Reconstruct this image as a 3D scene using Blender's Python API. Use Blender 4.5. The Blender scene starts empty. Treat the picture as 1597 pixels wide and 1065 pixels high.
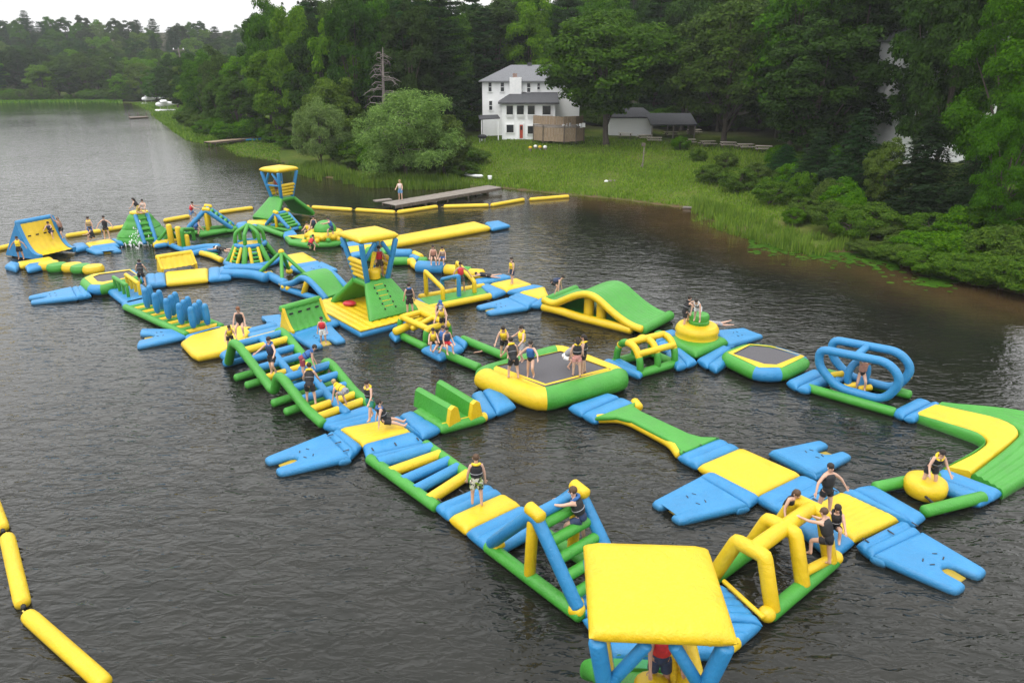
import bpy, bmesh, math, random
import numpy as np
from mathutils import Vector, Matrix, noise

R = math.radians
scene = bpy.context.scene
COL = scene.collection
random.seed(7)

# ------------------------------------------------------------------ camera, sky, sun, exposure
FOC, CX, CY, HZ, CAMH = 1120.0, 798.5, 532.5, 100.0, 14.0     # focal length, centre and horizon in photo pixels; eye height
PITCH = math.atan((CY - HZ) / FOC)
SP, CP = math.sin(PITCH), math.cos(PITCH)
cd = bpy.data.cameras.new('camera')
cam = bpy.data.objects.new('camera', cd)
COL.objects.link(cam)
cam.location = (0, 0, CAMH)
cam.rotation_euler = (math.pi / 2 - PITCH, 0, 0)
cd.sensor_width = 36
cd.lens = FOC / 1597 * 36
cd.clip_end = 3000
cd.clip_start = .5
scene.camera = cam

SUN_EL, SUN_AZ = R(62), R(-138)          # azimuth from +Y (away from the camera) towards +X
world = bpy.data.worlds.new('World')
scene.world = world
world.use_nodes = True
wn, wl = world.node_tree.nodes, world.node_tree.links
bg = wn['Background']
sky = wn.new('ShaderNodeTexSky')
sky.sky_type = 'NISHITA'
sky.sun_disc = False
sky.sun_elevation = SUN_EL
sky.sun_rotation = SUN_AZ
sky.air_density, sky.dust_density, sky.ozone_density = 1.0, 4.0, 1.0
hs = wn.new('ShaderNodeHueSaturation')
hs.inputs['Saturation'].default_value = .10          # an even overcast: the blue is washed out
gtc = wn.new('ShaderNodeTexCoord'); gsp = wn.new('ShaderNodeSeparateXYZ'); wl.new(gtc.outputs['Generated'], gsp.inputs[0])
cr = wn.new('ShaderNodeMapRange')                   # an overcast sky is brighter overhead than at the horizon
cr.inputs[1].default_value, cr.inputs[2].default_value, cr.inputs[3].default_value, cr.inputs[4].default_value = 0, .36, 9.2, 22.0
wl.new(gsp.outputs[2], cr.inputs[0])
cl = wn.new('ShaderNodeTexNoise'); cl.inputs['Scale'].default_value = 2.2; cl.inputs['Detail'].default_value = 4; wl.new(gtc.outputs['Generated'], cl.inputs[0])
cm_ = wn.new('ShaderNodeMapRange'); cm_.inputs[3].default_value = .82; cm_.inputs[4].default_value = 1.14; wl.new(cl.outputs[0], cm_.inputs[0])
mu_ = wn.new('ShaderNodeMath'); mu_.operation = 'MULTIPLY'; wl.new(cr.outputs[0], mu_.inputs[0]); wl.new(cm_.outputs[0], mu_.inputs[1])
ov = wn.new('ShaderNodeMix'); ov.data_type = 'RGBA'; ov.inputs[0].default_value = .8
wl.new(sky.outputs[0], hs.inputs['Color']); wl.new(hs.outputs[0], ov.inputs[6]); wl.new(mu_.outputs[0], ov.inputs[7])
wl.new(ov.outputs[2], bg.inputs[0])
bg.inputs[1].default_value = .092

sd = bpy.data.lights.new('sun', 'SUN')
sun = bpy.data.objects.new('sun', sd)
COL.objects.link(sun)
sd.energy = 1.15
sd.angle = R(25)
sd.color = (1, .965, .91)
sv = Vector((math.sin(SUN_AZ) * math.cos(SUN_EL), math.cos(SUN_AZ) * math.cos(SUN_EL), math.sin(SUN_EL)))
sun.rotation_euler = sv.to_track_quat('Z', 'Y').to_euler()
vs = scene.view_settings
vs.view_transform, vs.look, vs.exposure, vs.gamma = 'Standard', 'None', .38, 1
vs.use_curve_mapping = False
scene.cycles.max_bounces = 6
scene.cycles.use_denoising = True

# ------------------------------------------------------------------ helpers
def ray(px, py):
    dx, dy = (px - CX) / FOC, (CY - py) / FOC
    return Vector((dx, CP + dy * SP, -SP + dy * CP))
def W(px, py, z=0.0):
    d = ray(px, py); t = (z - CAMH) / d.z
    return Vector((d.x * t, d.y * t, z))
def at(px, py, Y):
    d = ray(px, py); t = Y / d.y
    return Vector((d.x * t, Y, CAMH + d.z * t))
def lerp(a, b, t): return a + (b - a) * t

class MB:
    def __init__(s): s.v = []; s.f = []
    def add(s, vs, fs):
        o = len(s.v); s.v += [Vector(p) for p in vs]; s.f += [tuple(i + o for i in f) for f in fs]; return s
    def quad(s, a, b, c, d): return s.add([a, b, c, d], [(0, 1, 2, 3)])
    def box(s, c, sz, rz=0.0, M=None):
        hx, hy, hz = sz[0] / 2, sz[1] / 2, sz[2] / 2
        m = M or Matrix.Rotation(rz, 4, 'Z')
        P = [Vector(c) + (m @ Vector((x, y, z))) for z in (-hz, hz) for x, y in ((-hx, -hy), (hx, -hy), (hx, hy), (-hx, hy))]
        return s.add(P, [(3, 2, 1, 0), (4, 5, 6, 7), (0, 1, 5, 4), (1, 2, 6, 5), (2, 3, 7, 6), (3, 0, 4, 7)])
    def bar(s, a, b, w, h):
        a, b = Vector(a), Vector(b); d = b - a
        q = d.to_track_quat('X', 'Z').to_matrix().to_4x4()
        return s.box((a + b) / 2, (d.length, w, h), M=q)
    def tube(s, pts, r, seg=12, closed=False, cap='round', sy=1.0):
        pts = [Vector(p) for p in pts]; n = len(pts)
        rs = r if isinstance(r, (list, tuple)) else [r] * n
        T = []
        for i in range(n):
            a = pts[i - 1] if (i > 0 or closed) else None
            b = pts[(i + 1) % n] if (i < n - 1 or closed) else None
            t = Vector()
            if a is not None: t += (pts[i] - a).normalized()
            if b is not None: t += (b - pts[i]).normalized()
            T.append(t.normalized() if t.length > 1e-6 else Vector((0, 0, 1)))
        up = Vector((0, 0, 1))
        if abs(T[0].z) > .9: up = Vector((0, 1, 0)) if abs(T[0].y) < .9 else Vector((1, 0, 0))
        N = (up - T[0] * up.dot(T[0])).normalized(); rings = []
        def ringat(c, t, nn, rad, k=1.0, axis=None):
            bb = t.cross(nn)
            ps = []
            for j in range(seg):
                a = 2 * math.pi * j / seg
                o = nn * math.cos(a) * rad * sy + bb * math.sin(a) * rad
                if axis is not None: o += axis * (o.dot(axis) * (k - 1))
                ps.append(c + o)
            return ps
        for i in range(n):
            t = T[i]
            N = (N - t * N.dot(t))
            N = N.normalized() if N.length > 1e-6 else t.orthogonal().normalized()
            k, axis = 1.0, None
            if closed or 0 < i < n - 1:
                d0 = (pts[i] - pts[i - 1]).normalized(); d1 = (pts[(i + 1) % n] - pts[i]).normalized()
                c = max(.35, math.sqrt(max(0, (1 + d0.dot(d1)) / 2)))
                if c < .999:
                    axis = (d1 - d0); axis = (axis - t * axis.dot(t))
                    if axis.length > 1e-6: axis.normalize(); k = 1 / c
                    else: axis = None
            rings.append(ringat(pts[i], t, N, rs[i], k, axis))
        if not closed and cap == 'round':
            pre = []
            for fr, adv in ((.35, .62), (.75, .42), (.93, .2)):
                pre.append([pts[0] - T[0] * rs[0] * adv * .8 + (p - pts[0]) * fr for p in rings[0]])
            post = []
            for fr, adv in ((.93, .2), (.75, .42), (.35, .62)):
                post.append([pts[-1] + T[-1] * rs[-1] * adv * .8 + (p - pts[-1]) * fr for p in rings[-1]])
            rings = pre + rings + post
        V = [p for q in rings for p in q]; Fs = []; m = len(rings)
        for i in range(m if closed else m - 1):
            for j in range(seg):
                a, b = i * seg + j, i * seg + (j + 1) % seg
                c, d = ((i + 1) % m) * seg + (j + 1) % seg, ((i + 1) % m) * seg + j
                Fs.append((a, b, c, d))
        if not closed:
            Fs.append(tuple(range(seg))[::-1]); Fs.append(tuple((m - 1) * seg + j for j in range(seg)))
        s.add(V, Fs); s._rings = rings; return s
    def ell(s, c, rx, ry, rz, nu=12, nv=7, M=None):
        c = Vector(c); V = []; Fs = []
        for i in range(nv + 1):
            ph = -math.pi / 2 + math.pi * i / nv
            for j in range(nu):
                th = 2 * math.pi * j / nu
                p = Vector((rx * math.cos(ph) * math.cos(th), ry * math.cos(ph) * math.sin(th), rz * math.sin(ph)))
                V.append(c + (M @ p if M else p))
        for i in range(nv):
            for j in range(nu):
                Fs.append((i * nu + j, i * nu + (j + 1) % nu, (i + 1) * nu + (j + 1) % nu, (i + 1) * nu + j))
        return s.add(V, Fs)
    def lathe(s, c, prof, seg=20):
        c = Vector(c); V = []; Fs = []
        for r, z in prof:
            for j in range(seg):
                a = 2 * math.pi * j / seg
                V.append(c + Vector((r * math.cos(a), r * math.sin(a), z)))
        for i in range(len(prof) - 1):
            for j in range(seg):
                Fs.append((i * seg + j, i * seg + (j + 1) % seg, (i + 1) * seg + (j + 1) % seg, (i + 1) * seg + j))
        Fs.append(tuple(range(seg))[::-1]); Fs.append(tuple((len(prof) - 1) * seg + j for j in range(seg)))
        return s.add(V, Fs)
    def pad(s, q, t=.45, r=.2, ru=0, rv=0, amp=.02, bulge=.0):
        q = [Vector(p) for p in q]
        lu = ((q[1] - q[0]).length + (q[2] - q[3]).length) / 2
        lv = ((q[3] - q[0]).length + (q[2] - q[1]).length) / 2
        r = min(r, lu * .48, lv * .48)
        def par(L, nr):
            e = [0, .1 * r, .35 * r, r]
            n = max(2, math.ceil((L - 2 * r) / .5), (nr + 1) * 5 if nr else 0)
            mid = [r + (L - 2 * r) * i / n for i in range(1, n)]
            return e + mid + [L - x for x in e[::-1]]
        pu, pv = par(lu, ru), par(lv, rv)
        def h(x, L):
            e = min(x, L - x)
            return 1.0 if e >= r else math.sqrt(max(0, 1 - (1 - e / r) ** 2))
        def groove(x, L, n):
            if not n: return 0
            k = x / L * (n + 1); d = abs(k - round(k)) * L / (n + 1)
            if round(k) in (0, n + 1): return 0
            return -math.exp(-(d / .07) ** 2)
        V = []; nu, nv = len(pu), len(pv)
        for side in (1, -1):
            for b in pv:
                for a in pu:
                    u, v = a / lu, b / lv
                    p = lerp(lerp(q[0], q[1], u), lerp(q[3], q[2], u), v)
                    hh = h(a, lu) * h(b, lv)
                    z = p.z - t / 2 + side * t / 2 * hh
                    if side > 0:
                        z += hh * amp * (groove(a, lu, ru) + groove(b, lv, rv)) + bulge * 16 * u * (1 - u) * v * (1 - v)
                    V.append(Vector((p.x, p.y, z)))
        Fs = []
        for k in (0, nu * nv):
            for j in range(nv - 1):
                for i in range(nu - 1):
                    a = k + j * nu + i
                    Fs.append((a, a + 1, a + nu + 1, a + nu))
        return s.add(V, Fs)
    def slab(s, poly, t=.45, r=.2, steps=4):
        P = [Vector(p) for p in poly]; n = len(P)
        ar = sum(P[i].x * P[(i + 1) % n].y - P[(i + 1) % n].x * P[i].y for i in range(n))
        if ar < 0: P.reverse()
        off = []
        for i in range(n):
            d0 = (P[i] - P[i - 1]).to_2d().normalized(); d1 = (P[(i + 1) % n] - P[i]).to_2d().normalized()
            n0, n1 = Vector((-d0.y, d0.x)), Vector((-d1.y, d1.x))
            b = n0 + n1
            b = b / max(.4, b.dot(n0)) if b.length > 1e-4 else n0
            off.append(Vector((b.x, b.y, 0)))
        rings = []
        for k in range(-steps, steps + 1):
            a = math.pi / 2 * k / steps
            ins, dz = r * (1 - math.cos(a)), math.sin(a) * t / 2
            rings.append([P[i] + off[i] * ins + Vector((0, 0, -t / 2 + dz)) for i in range(n)])
        V = [p for q in rings for p in q]; Fs = []; m = len(rings)
        for i in range(m - 1):
            for j in range(n):
                Fs.append((i * n + j, i * n + (j + 1) % n, (i + 1) * n + (j + 1) % n, (i + 1) * n + j))
        Fs.append(tuple(range(n))[::-1]); Fs.append(tuple((m - 1) * n + j for j in range(n)))
        return s.add(V, Fs)
    def loft(s, rings, cap=True, closed=True):
        n = len(rings[0]); V = [Vector(p) for q in rings for p in q]; Fs = []
        for i in range(len(rings) - 1):
            for j in range(n if closed else n - 1):
                Fs.append((i * n + j, i * n + (j + 1) % n, (i + 1) * n + (j + 1) % n, (i + 1) * n + j))
        if cap and closed:
            Fs.append(tuple(range(n))[::-1]); Fs.append(tuple((len(rings) - 1) * n + j for j in range(n)))
        return s.add(V, Fs)

def fillet(pts, rad, n=4, closed=False):
    pts = [Vector(p) for p in pts]; out = []; N = len(pts)
    for i, p in enumerate(pts):
        if not closed and i in (0, N - 1): out.append(p); continue
        a, b = pts[i - 1], pts[(i + 1) % N]
        r = min(rad, (a - p).length * .49, (b - p).length * .49)
        p0, p1 = p + (a - p).normalized() * r, p + (b - p).normalized() * r
        for k in range(n + 1):
            t = k / n
            out.append(p0 * (1 - t) ** 2 + p * 2 * t * (1 - t) + p1 * t * t)
    return out

MW = {}
def thing(name, label, cat, loc=(0, 0, 0), rz=0.0, group=None):
    o = bpy.data.objects.new(name, None); COL.objects.link(o)
    o.empty_display_size = .3
    o.location = loc; o.rotation_euler = (0, 0, rz)
    o['label'] = label; o['category'] = cat
    if group: o['group'] = group
    MW[o.name] = Matrix.Translation(Vector(loc)) @ Matrix.Rotation(rz, 4, 'Z')
    return o
def mesh_of(name, mb, mat, inv=None, smooth=True, clean=True):
    me = bpy.data.meshes.new(name)
    V = [inv @ p for p in mb.v] if inv is not None else mb.v
    me.from_pydata([tuple(p) for p in V], [], mb.f)
    if clean:
        bm = bmesh.new(); bm.from_mesh(me)
        bmesh.ops.remove_doubles(bm, verts=bm.verts, dist=2e-4)
        big = [f for f in bm.faces if len(f.verts) > 6]
        if big: bmesh.ops.triangulate(bm, faces=big, ngon_method='EAR_CLIP')
        bmesh.ops.recalc_face_normals(bm, faces=bm.faces)
        bm.to_mesh(me); bm.free()
    me.materials.append(mat)
    if smooth:
        me.polygons.foreach_set('use_smooth', [True] * len(me.polygons))
        if smooth == 'auto': me.set_sharp_from_angle(angle=R(48))
    return me
def part(parent, name, mb, mat, label=None, smooth='auto', local=False, clean=True):
    """one mesh object under its thing; points are world points unless local"""
    M = MW[parent.name]
    o = bpy.data.objects.new(name, mesh_of(name, mb, mat, None if local else M.inverted(), smooth, clean))
    COL.objects.link(o); o.parent = parent; MW[o.name] = M
    if label: o['label'] = label
    return o
def single(name, mb, mat, label=None, cat=None, group=None, kind=None, loc=None, smooth='auto', clean=True):
    loc = Vector(loc) if loc is not None else Vector((0, 0, 0))
    o = bpy.data.objects.new(name, mesh_of(name, mb, mat, Matrix.Translation(-loc), smooth, clean))
    COL.objects.link(o); o.location = loc; MW[o.name] = Matrix.Translation(loc)
    if label: o['label'] = label
    if cat: o['category'] = cat
    if group: o['group'] = group
    if kind: o['kind'] = kind
    return o
def kids(o): return [c for c in bpy.data.objects if c.parent == o]
def copy_tree(o, ch, parent=None):
    c = o.copy(); COL.objects.link(c)
    if parent is not None: c.parent = parent
    for k in ch.get(o.name, []): copy_tree(k, ch, c)
    return c

# ------------------------------------------------------------------ materials
def newmat(name):
    m = bpy.data.materials.new(name); m.use_nodes = True
    nt = m.node_tree
    return m, nt.nodes, nt.links, nt.nodes['Principled BSDF']
def ramp(n, stops):
    r = n.new('ShaderNodeValToRGB'); e = r.color_ramp.elements
    while len(e) < len(stops): e.new(.5)
    for i, (p, c) in enumerate(stops): e[i].position = p; e[i].color = (*c, 1)
    return r
def noisy(name, c0, c1, scale=3.0, rough=.6, bump=.0, bscale=None, spec=.5, detail=5, stretch=None, coords='Object'):
    m, n, l, b = newmat(name)
    tc = n.new('ShaderNodeTexCoord'); src = tc.outputs[coords]
    if stretch:
        mp = n.new('ShaderNodeMapping'); mp.inputs['Scale'].default_value = stretch; l.new(src, mp.inputs[0]); src = mp.outputs[0]
    t = n.new('ShaderNodeTexNoise'); t.inputs['Scale'].default_value = scale; t.inputs['Detail'].default_value = detail
    l.new(src, t.inputs['Vector'])
    r = ramp(n, [(.3, c0), (.7, c1)]); l.new(t.outputs[0], r.inputs[0]); l.new(r.outputs[0], b.inputs['Base Color'])
    b.inputs['Roughness'].default_value = rough
    b.inputs['Specular IOR Level'].default_value = spec
    if bump:
        t2 = n.new('ShaderNodeTexNoise'); t2.inputs['Scale'].default_value = bscale or scale * 4
        l.new(src, t2.inputs['Vector'])
        bp = n.new('ShaderNodeBump'); bp.inputs['Strength'].default_value = bump; bp.inputs['Distance'].default_value = .03
        l.new(t2.outputs[0], bp.inputs['Height']); l.new(bp.outputs[0], b.inputs['Normal'])
    return m
def pvc(name, c, rough=.42):
    """inflated tarpaulin: slight colour scuffs, soft wrinkles, a gentle sheen"""
    m, n, l, b = newmat(name)
    tc = n.new('ShaderNodeTexCoord')
    t = n.new('ShaderNodeTexNoise'); t.inputs['Scale'].default_value = 1.6; t.inputs['Detail'].default_value = 7
    l.new(tc.outputs['Object'], t.inputs['Vector'])
    r = ramp(n, [(.25, tuple(x * .86 for x in c)), (.55, c), (.8, tuple(min(1, x * 1.05 + .012) for x in c))])
    l.new(t.outputs[0], r.inputs[0])
    ge = n.new('ShaderNodeNewGeometry'); sp = n.new('ShaderNodeSeparateXYZ'); l.new(ge.outputs['Position'], sp.inputs[0])     # damp, slimy band at the waterline
    tw = n.new('ShaderNodeMath'); tw.operation = 'MULTIPLY_ADD'; tw.inputs[1].default_value = -.22; l.new(t.outputs[0], tw.inputs[0]); l.new(sp.outputs[2], tw.inputs[2])
    wr = n.new('ShaderNodeMapRange'); wr.inputs[1].default_value = -.10; wr.inputs[2].default_value = .06; wr.inputs[3].default_value = .42; wr.inputs[4].default_value = 1; l.new(tw.outputs[0], wr.inputs[0])
    wm = n.new('ShaderNodeMix'); wm.data_type = 'RGBA'; wm.inputs[6].default_value = (.03, .045, .03, 1); l.new(wr.outputs[0], wm.inputs[0]); l.new(r.outputs[0], wm.inputs[7]); l.new(wm.outputs[2], b.inputs['Base Color'])
    t3 = n.new('ShaderNodeTexNoise'); t3.inputs['Scale'].default_value = 13; t3.inputs['Detail'].default_value = 2; t3.inputs['Distortion'].default_value = 2.5; l.new(tc.outputs['Object'], t3.inputs['Vector'])
    t2 = n.new('ShaderNodeTexNoise'); t2.inputs['Scale'].default_value = 4.5; t2.inputs['Detail'].default_value = 3; t2.inputs['Distortion'].default_value = 1.2
    l.new(tc.outputs['Object'], t2.inputs['Vector'])
    bp = n.new('ShaderNodeBump'); bp.inputs['Strength'].default_value = .75; bp.inputs['Distance'].default_value = .035
    hh = n.new('ShaderNodeMath'); hh.operation = 'MULTIPLY_ADD'; hh.inputs[1].default_value = .4; l.new(t3.outputs[0], hh.inputs[0]); l.new(t2.outputs[0], hh.inputs[2])
    l.new(hh.outputs[0], bp.inputs['Height']); l.new(bp.outputs[0], b.inputs['Normal'])
    r2 = n.new('ShaderNodeMapRange'); r2.inputs[3].default_value = rough - .08; r2.inputs[4].default_value = rough + .15
    l.new(t.outputs[0], r2.inputs[0]); l.new(r2.outputs[0], b.inputs['Roughness'])
    return m
BLUE = pvc('blue_tarpaulin', (.020, .190, .41))
YEL = pvc('yellow_tarpaulin', (.62, .42, .006))
GRN = pvc('green_tarpaulin', (.040, .25, .022))
RED = pvc('red_tarpaulin', (.45, .02, .035))
BLK = noisy('black_webbing', (.008, .008, .01), (.02, .02, .022), 8, .7)
TRAMP = noisy('trampoline_fabric', (.055, .053, .06), (.085, .082, .09), 22, .75, .15, 60)
CC = {'b': BLUE, 'y': YEL, 'g': GRN, 'k': BLK, 'r': RED}
# ------------------------------------------------------------------ terrain and lake
SHORE_PX = [(-420, 163), (-150, 161), (0, 161), (90, 160), (150, 160), (205, 161), (222, 166), (236, 174), (248, 184), (262, 194), (282, 208), (300, 219), (330, 225),
            (352, 231), (372, 243), (430, 252), (470, 264), (520, 280), (580, 289), (650, 292), (720, 292), (775, 293), (820, 298), (870, 303), (960, 311), (1030, 320),
            (1085, 327), (1098, 342), (1150, 360), (1200, 376), (1262, 392), (1340, 396), (1392, 404), (1440, 424), (1500, 440), (1560, 452), (1640, 470), (1900, 520)]
SHORE = [W(*p).to_2d() for p in SHORE_PX]
SHORE += [Vector((45, 20)), Vector((52, -30))]
S = np.array([[p.x, p.y] for p in SHORE])
LANDP = np.array([[p.x, p.y] for p in SHORE] + [[700, -30], [700, 1200], [-1200, 1200], [-1200, 330], [-420, 310]])
def shore_dist(X, Y):
    """distance to the waterline, positive on land"""
    X, Y = np.asarray(X, float), np.asarray(Y, float)
    d = np.full(X.shape, 1e9)
    for i in range(len(S) - 1):
        a, b = S[i], S[i + 1]; ab = b - a
        t = np.clip(((X - a[0]) * ab[0] + (Y - a[1]) * ab[1]) / (ab @ ab), 0, 1)
        d = np.minimum(d, np.hypot(X - a[0] - t * ab[0], Y - a[1] - t * ab[1]))
    ins = np.zeros(X.shape, bool); P = LANDP
    for i in range(len(P)):
        x0, y0 = P[i]; x1, y1 = P[(i + 1) % len(P)]
        if y0 == y1: continue
        c = ((y0 > Y) != (y1 > Y)) & (X < (x1 - x0) * (Y - y0) / (y1 - y0) + x0)
        ins ^= c
    return np.where(ins, d, -d)
def sstep(a, b, x):
    t = np.clip((x - a) / (b - a), 0, 1); return t * t * (3 - 2 * t)
def height(X, Y):
    d = shore_dist(X, Y); X = np.asarray(X, float); Y = np.asarray(Y, float)
    land = .06 + .088 * np.minimum(d, 34) + .012 * np.clip(d - 34, 0, 30) + 32 * sstep(58, 290, d)
    low = sstep(-60, -20, X) ; low = np.where(Y > 150, .55, 1.0) * (1 - .0 * low)      # the far banks are flatter near the water
    marsh = (1 - sstep(-22, -6, X)) * sstep(95, 120, Y)
    land = np.where(d < 34, land * (1 - .72 * marsh * (1 - sstep(10, 34, d))), land)
    land += .10 * np.sin(X * .7 + Y * .31) * np.sin(Y * .53 - X * .2) * sstep(1, 6, d)
    return np.where(d >= 0, land, np.maximum(-2.5, .16 * d - .05))
def hz(x, y): return float(height(np.array([x]), np.array([y]))[0])
def ground(px, py):
    """where the sight line through a photo pixel meets the land"""
    d = ray(px, py)
    ts = np.linspace(20, 520, 3000) / d.y
    X, Y, Z = d.x * ts, d.y * ts, CAMH + d.z * ts
    hh = np.maximum(height(X, Y), 0)
    k = np.argmax(Z <= hh)
    if Z[k] > hh[k]: k = len(ts) - 1
    return Vector((X[k], Y[k], hh[k]))

def axis(spans):
    out = []
    for a, b, st in spans: out += list(np.arange(a, b, st))
    return np.array(out + [spans[-1][1]])
gx = axis([(-700, -260, 20), (-260, -90, 5), (-90, 60, 1.6), (60, 130, 4), (130, 420, 18)])
gy = axis([(-25, 20, 6), (20, 35, 2), (35, 135, 1.5), (135, 320, 4.5), (320, 700, 16)])
GX, GY = np.meshgrid(gx, gy)
GZ = height(GX, GY); GD = shore_dist(GX, GY)
def grid_mesh(name, Z, mat, keep, attrs):
    ny, nx = GX.shape
    co = np.stack([GX, GY, Z], -1).reshape(-1, 3)
    fs = []
    for j in range(ny - 1):
        for i in range(nx - 1):
            if keep[j:j + 2, i:i + 2].any():
                a = j * nx + i; fs.append((a, a + 1, a + nx + 1, a + nx))
    me = bpy.data.meshes.new(name); me.from_pydata(co.tolist(), [], fs)
    for k, v in attrs.items():
        at_ = me.attributes.new(k, 'FLOAT', 'POINT'); at_.data.foreach_set('value', v.reshape(-1).astype(np.float32))
    me.materials.append(mat); me.polygons.foreach_set('use_smooth', [True] * len(me.polygons))
    o = bpy.data.objects.new(name, me); COL.objects.link(o); o['kind'] = 'structure'
    return o

m, n, l, b = newmat('grass_ground')
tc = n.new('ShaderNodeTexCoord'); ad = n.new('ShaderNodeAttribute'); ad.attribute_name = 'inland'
t1 = n.new('ShaderNodeTexNoise'); t1.inputs['Scale'].default_value = .22; t1.inputs['Detail'].default_value = 8; l.new(tc.outputs['Object'], t1.inputs[0])
t2 = n.new('ShaderNodeTexNoise'); t2.inputs['Scale'].default_value = 3.2; t2.inputs['Detail'].default_value = 6; l.new(tc.outputs['Object'], t2.inputs[0])
g1 = ramp(n, [(.3, (0.045, 0.081, 0.011)), (.48, (0.069, 0.107, 0.014)), (.62, (0.091, 0.118, 0.023)), (.78, (0.124, 0.110, 0.039))]); l.new(t1.outputs[0], g1.inputs[0])
g2 = ramp(n, [(.25, (.55, .55, .5)), (.75, (1.25, 1.25, 1.1))]); l.new(t2.outputs[0], g2.inputs[0])
mu = n.new('ShaderNodeMix'); mu.data_type = 'RGBA'; mu.blend_type = 'MULTIPLY'; mu.inputs[0].default_value = 1; l.new(g1.outputs[0], mu.inputs[6]); l.new(g2.outputs[0], mu.inputs[7])
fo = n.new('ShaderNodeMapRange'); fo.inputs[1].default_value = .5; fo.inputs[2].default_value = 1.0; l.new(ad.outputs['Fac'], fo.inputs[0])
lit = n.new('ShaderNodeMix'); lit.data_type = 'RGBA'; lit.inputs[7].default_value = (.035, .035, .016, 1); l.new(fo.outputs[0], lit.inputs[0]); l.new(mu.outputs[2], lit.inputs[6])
sh = n.new('ShaderNodeAttribute'); sh.attribute_name = 'bank'
mud = n.new('ShaderNodeMix'); mud.data_type = 'RGBA'; mud.inputs[7].default_value = (.085, .055, .030, 1); l.new(sh.outputs['Fac'], mud.inputs[0]); l.new(lit.outputs[2], mud.inputs[6])
l.new(mud.outputs[2], b.inputs['Base Color']); b.inputs['Roughness'].default_value = .9; b.inputs['Specular IOR Level'].default_value = .1
bp = n.new('ShaderNodeBump'); bp.inputs['Strength'].default_value = .7; bp.inputs['Distance'].default_value = .12; l.new(t2.outputs[0], bp.inputs['Height']); l.new(bp.outputs[0], b.inputs['Normal'])
GROUND = m
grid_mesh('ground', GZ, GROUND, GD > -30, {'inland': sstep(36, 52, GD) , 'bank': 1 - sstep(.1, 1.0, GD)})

# the lake: dark peaty water, browner over the shallows, broken by wind ripples
m, n, l, b = newmat('lake_water')
tc = n.new('ShaderNodeTexCoord'); a1 = n.new('ShaderNodeAttribute'); a1.attribute_name = 'shallow'
tn = n.new('ShaderNodeTexNoise'); tn.inputs['Scale'].default_value = .35; tn.inputs['Detail'].default_value = 5; l.new(tc.outputs['Object'], tn.inputs[0])
r1 = ramp(n, [(.3, (.008, .009, .007)), (.7, (.014, .014, .011))]); l.new(tn.outputs[0], r1.inputs[0])
r2 = ramp(n, [(.3, (.034, .022, .009)), (.7, (.056, .035, .014))]); l.new(tn.outputs[0], r2.inputs[0])
mx = n.new('ShaderNodeMix'); mx.data_type = 'RGBA'; l.new(a1.outputs['Fac'], mx.inputs[0]); l.new(r1.outputs[0], mx.inputs[6]); l.new(r2.outputs[0], mx.inputs[7])
l.new(mx.outputs[2], b.inputs['Base Color']); b.inputs['Roughness'].default_value = .04; b.inputs['IOR'].default_value = 1.333
mp = n.new('ShaderNodeMapping'); mp.inputs['Rotation'].default_value = (0, 0, R(14)); mp.inputs['Scale'].default_value = (.62, 1.35, 1); l.new(tc.outputs['Object'], mp.inputs[0])
def wave(scale, det, dist):
    w = n.new('ShaderNodeTexNoise'); w.inputs['Scale'].default_value = scale; w.inputs['Detail'].default_value = det; w.inputs['Distortion'].default_value = dist
    l.new(mp.outputs[0], w.inputs[0]); return w.outputs[0]
w1, w2, w3 = wave(.7, 1, .6), wave(2.0, 2, 1.0), wave(5.5, 1, .6)
def madd(a, k, c=None):
    q = n.new('ShaderNodeMath'); q.operation = 'MULTIPLY_ADD'; q.inputs[1].default_value = k; l.new(a, q.inputs[0])
    if c is not None: l.new(c, q.inputs[2])
    else: q.inputs[2].default_value = 0
    return q.outputs[0]
gust = n.new('ShaderNodeTexNoise'); gust.inputs['Scale'].default_value = .045; gust.inputs['Detail'].default_value = 2; l.new(tc.outputs['Object'], gust.inputs[0])
gr = n.new('ShaderNodeMapRange'); gr.inputs[1].default_value = .3; gr.inputs[2].default_value = .7; gr.inputs[3].default_value = .6; gr.inputs[4].default_value = 1.15; l.new(gust.outputs[0], gr.inputs[0])
hsum = madd(w3, .045, madd(w2, .19, madd(w1, .19)))
hm = n.new('ShaderNodeMath'); hm.operation = 'MULTIPLY'; l.new(hsum, hm.inputs[0]); l.new(gr.outputs[0], hm.inputs[1])
sx = n.new('ShaderNodeSeparateXYZ'); l.new(tc.outputs['Object'], sx.inputs[0])
calm = n.new('ShaderNodeMapRange'); calm.inputs[1].default_value = 30; calm.inputs[2].default_value = 100; calm.inputs[3].default_value = 1.5; calm.inputs[4].default_value = .6; l.new(sx.outputs[1], calm.inputs[0])
lee = n.new('ShaderNodeAttribute'); lee.attribute_name = 'open_water'
lm_ = n.new('ShaderNodeMath'); lm_.operation = 'MULTIPLY'; l.new(hm.outputs[0], lm_.inputs[0]); l.new(lee.outputs['Fac'], lm_.inputs[1]); hm = lm_
hm2 = n.new('ShaderNodeMath'); hm2.operation = 'MULTIPLY'; l.new(hm.outputs[0], hm2.inputs[0]); l.new(calm.outputs[0], hm2.inputs[1]); hm = hm2
bp = n.new('ShaderNodeBump'); bp.inputs['Strength'].default_value = 1.0; bp.inputs['Distance'].default_value = .34; l.new(hm.outputs[0], bp.inputs['Height']); l.new(bp.outputs[0], b.inputs['Normal'])
WATER = m
grid_mesh('lake', np.zeros_like(GZ), WATER, GD < 8, {'open_water': .30 + .70 * sstep(5, 34, -GD) + .7 * (1 - sstep(-30, -8, GX)) * (1 - sstep(5, 34, -GD)), 'shallow': sstep(-11, -1.5, GD) * (.35 + .65 * sstep(-6, 8, GX))})
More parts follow.
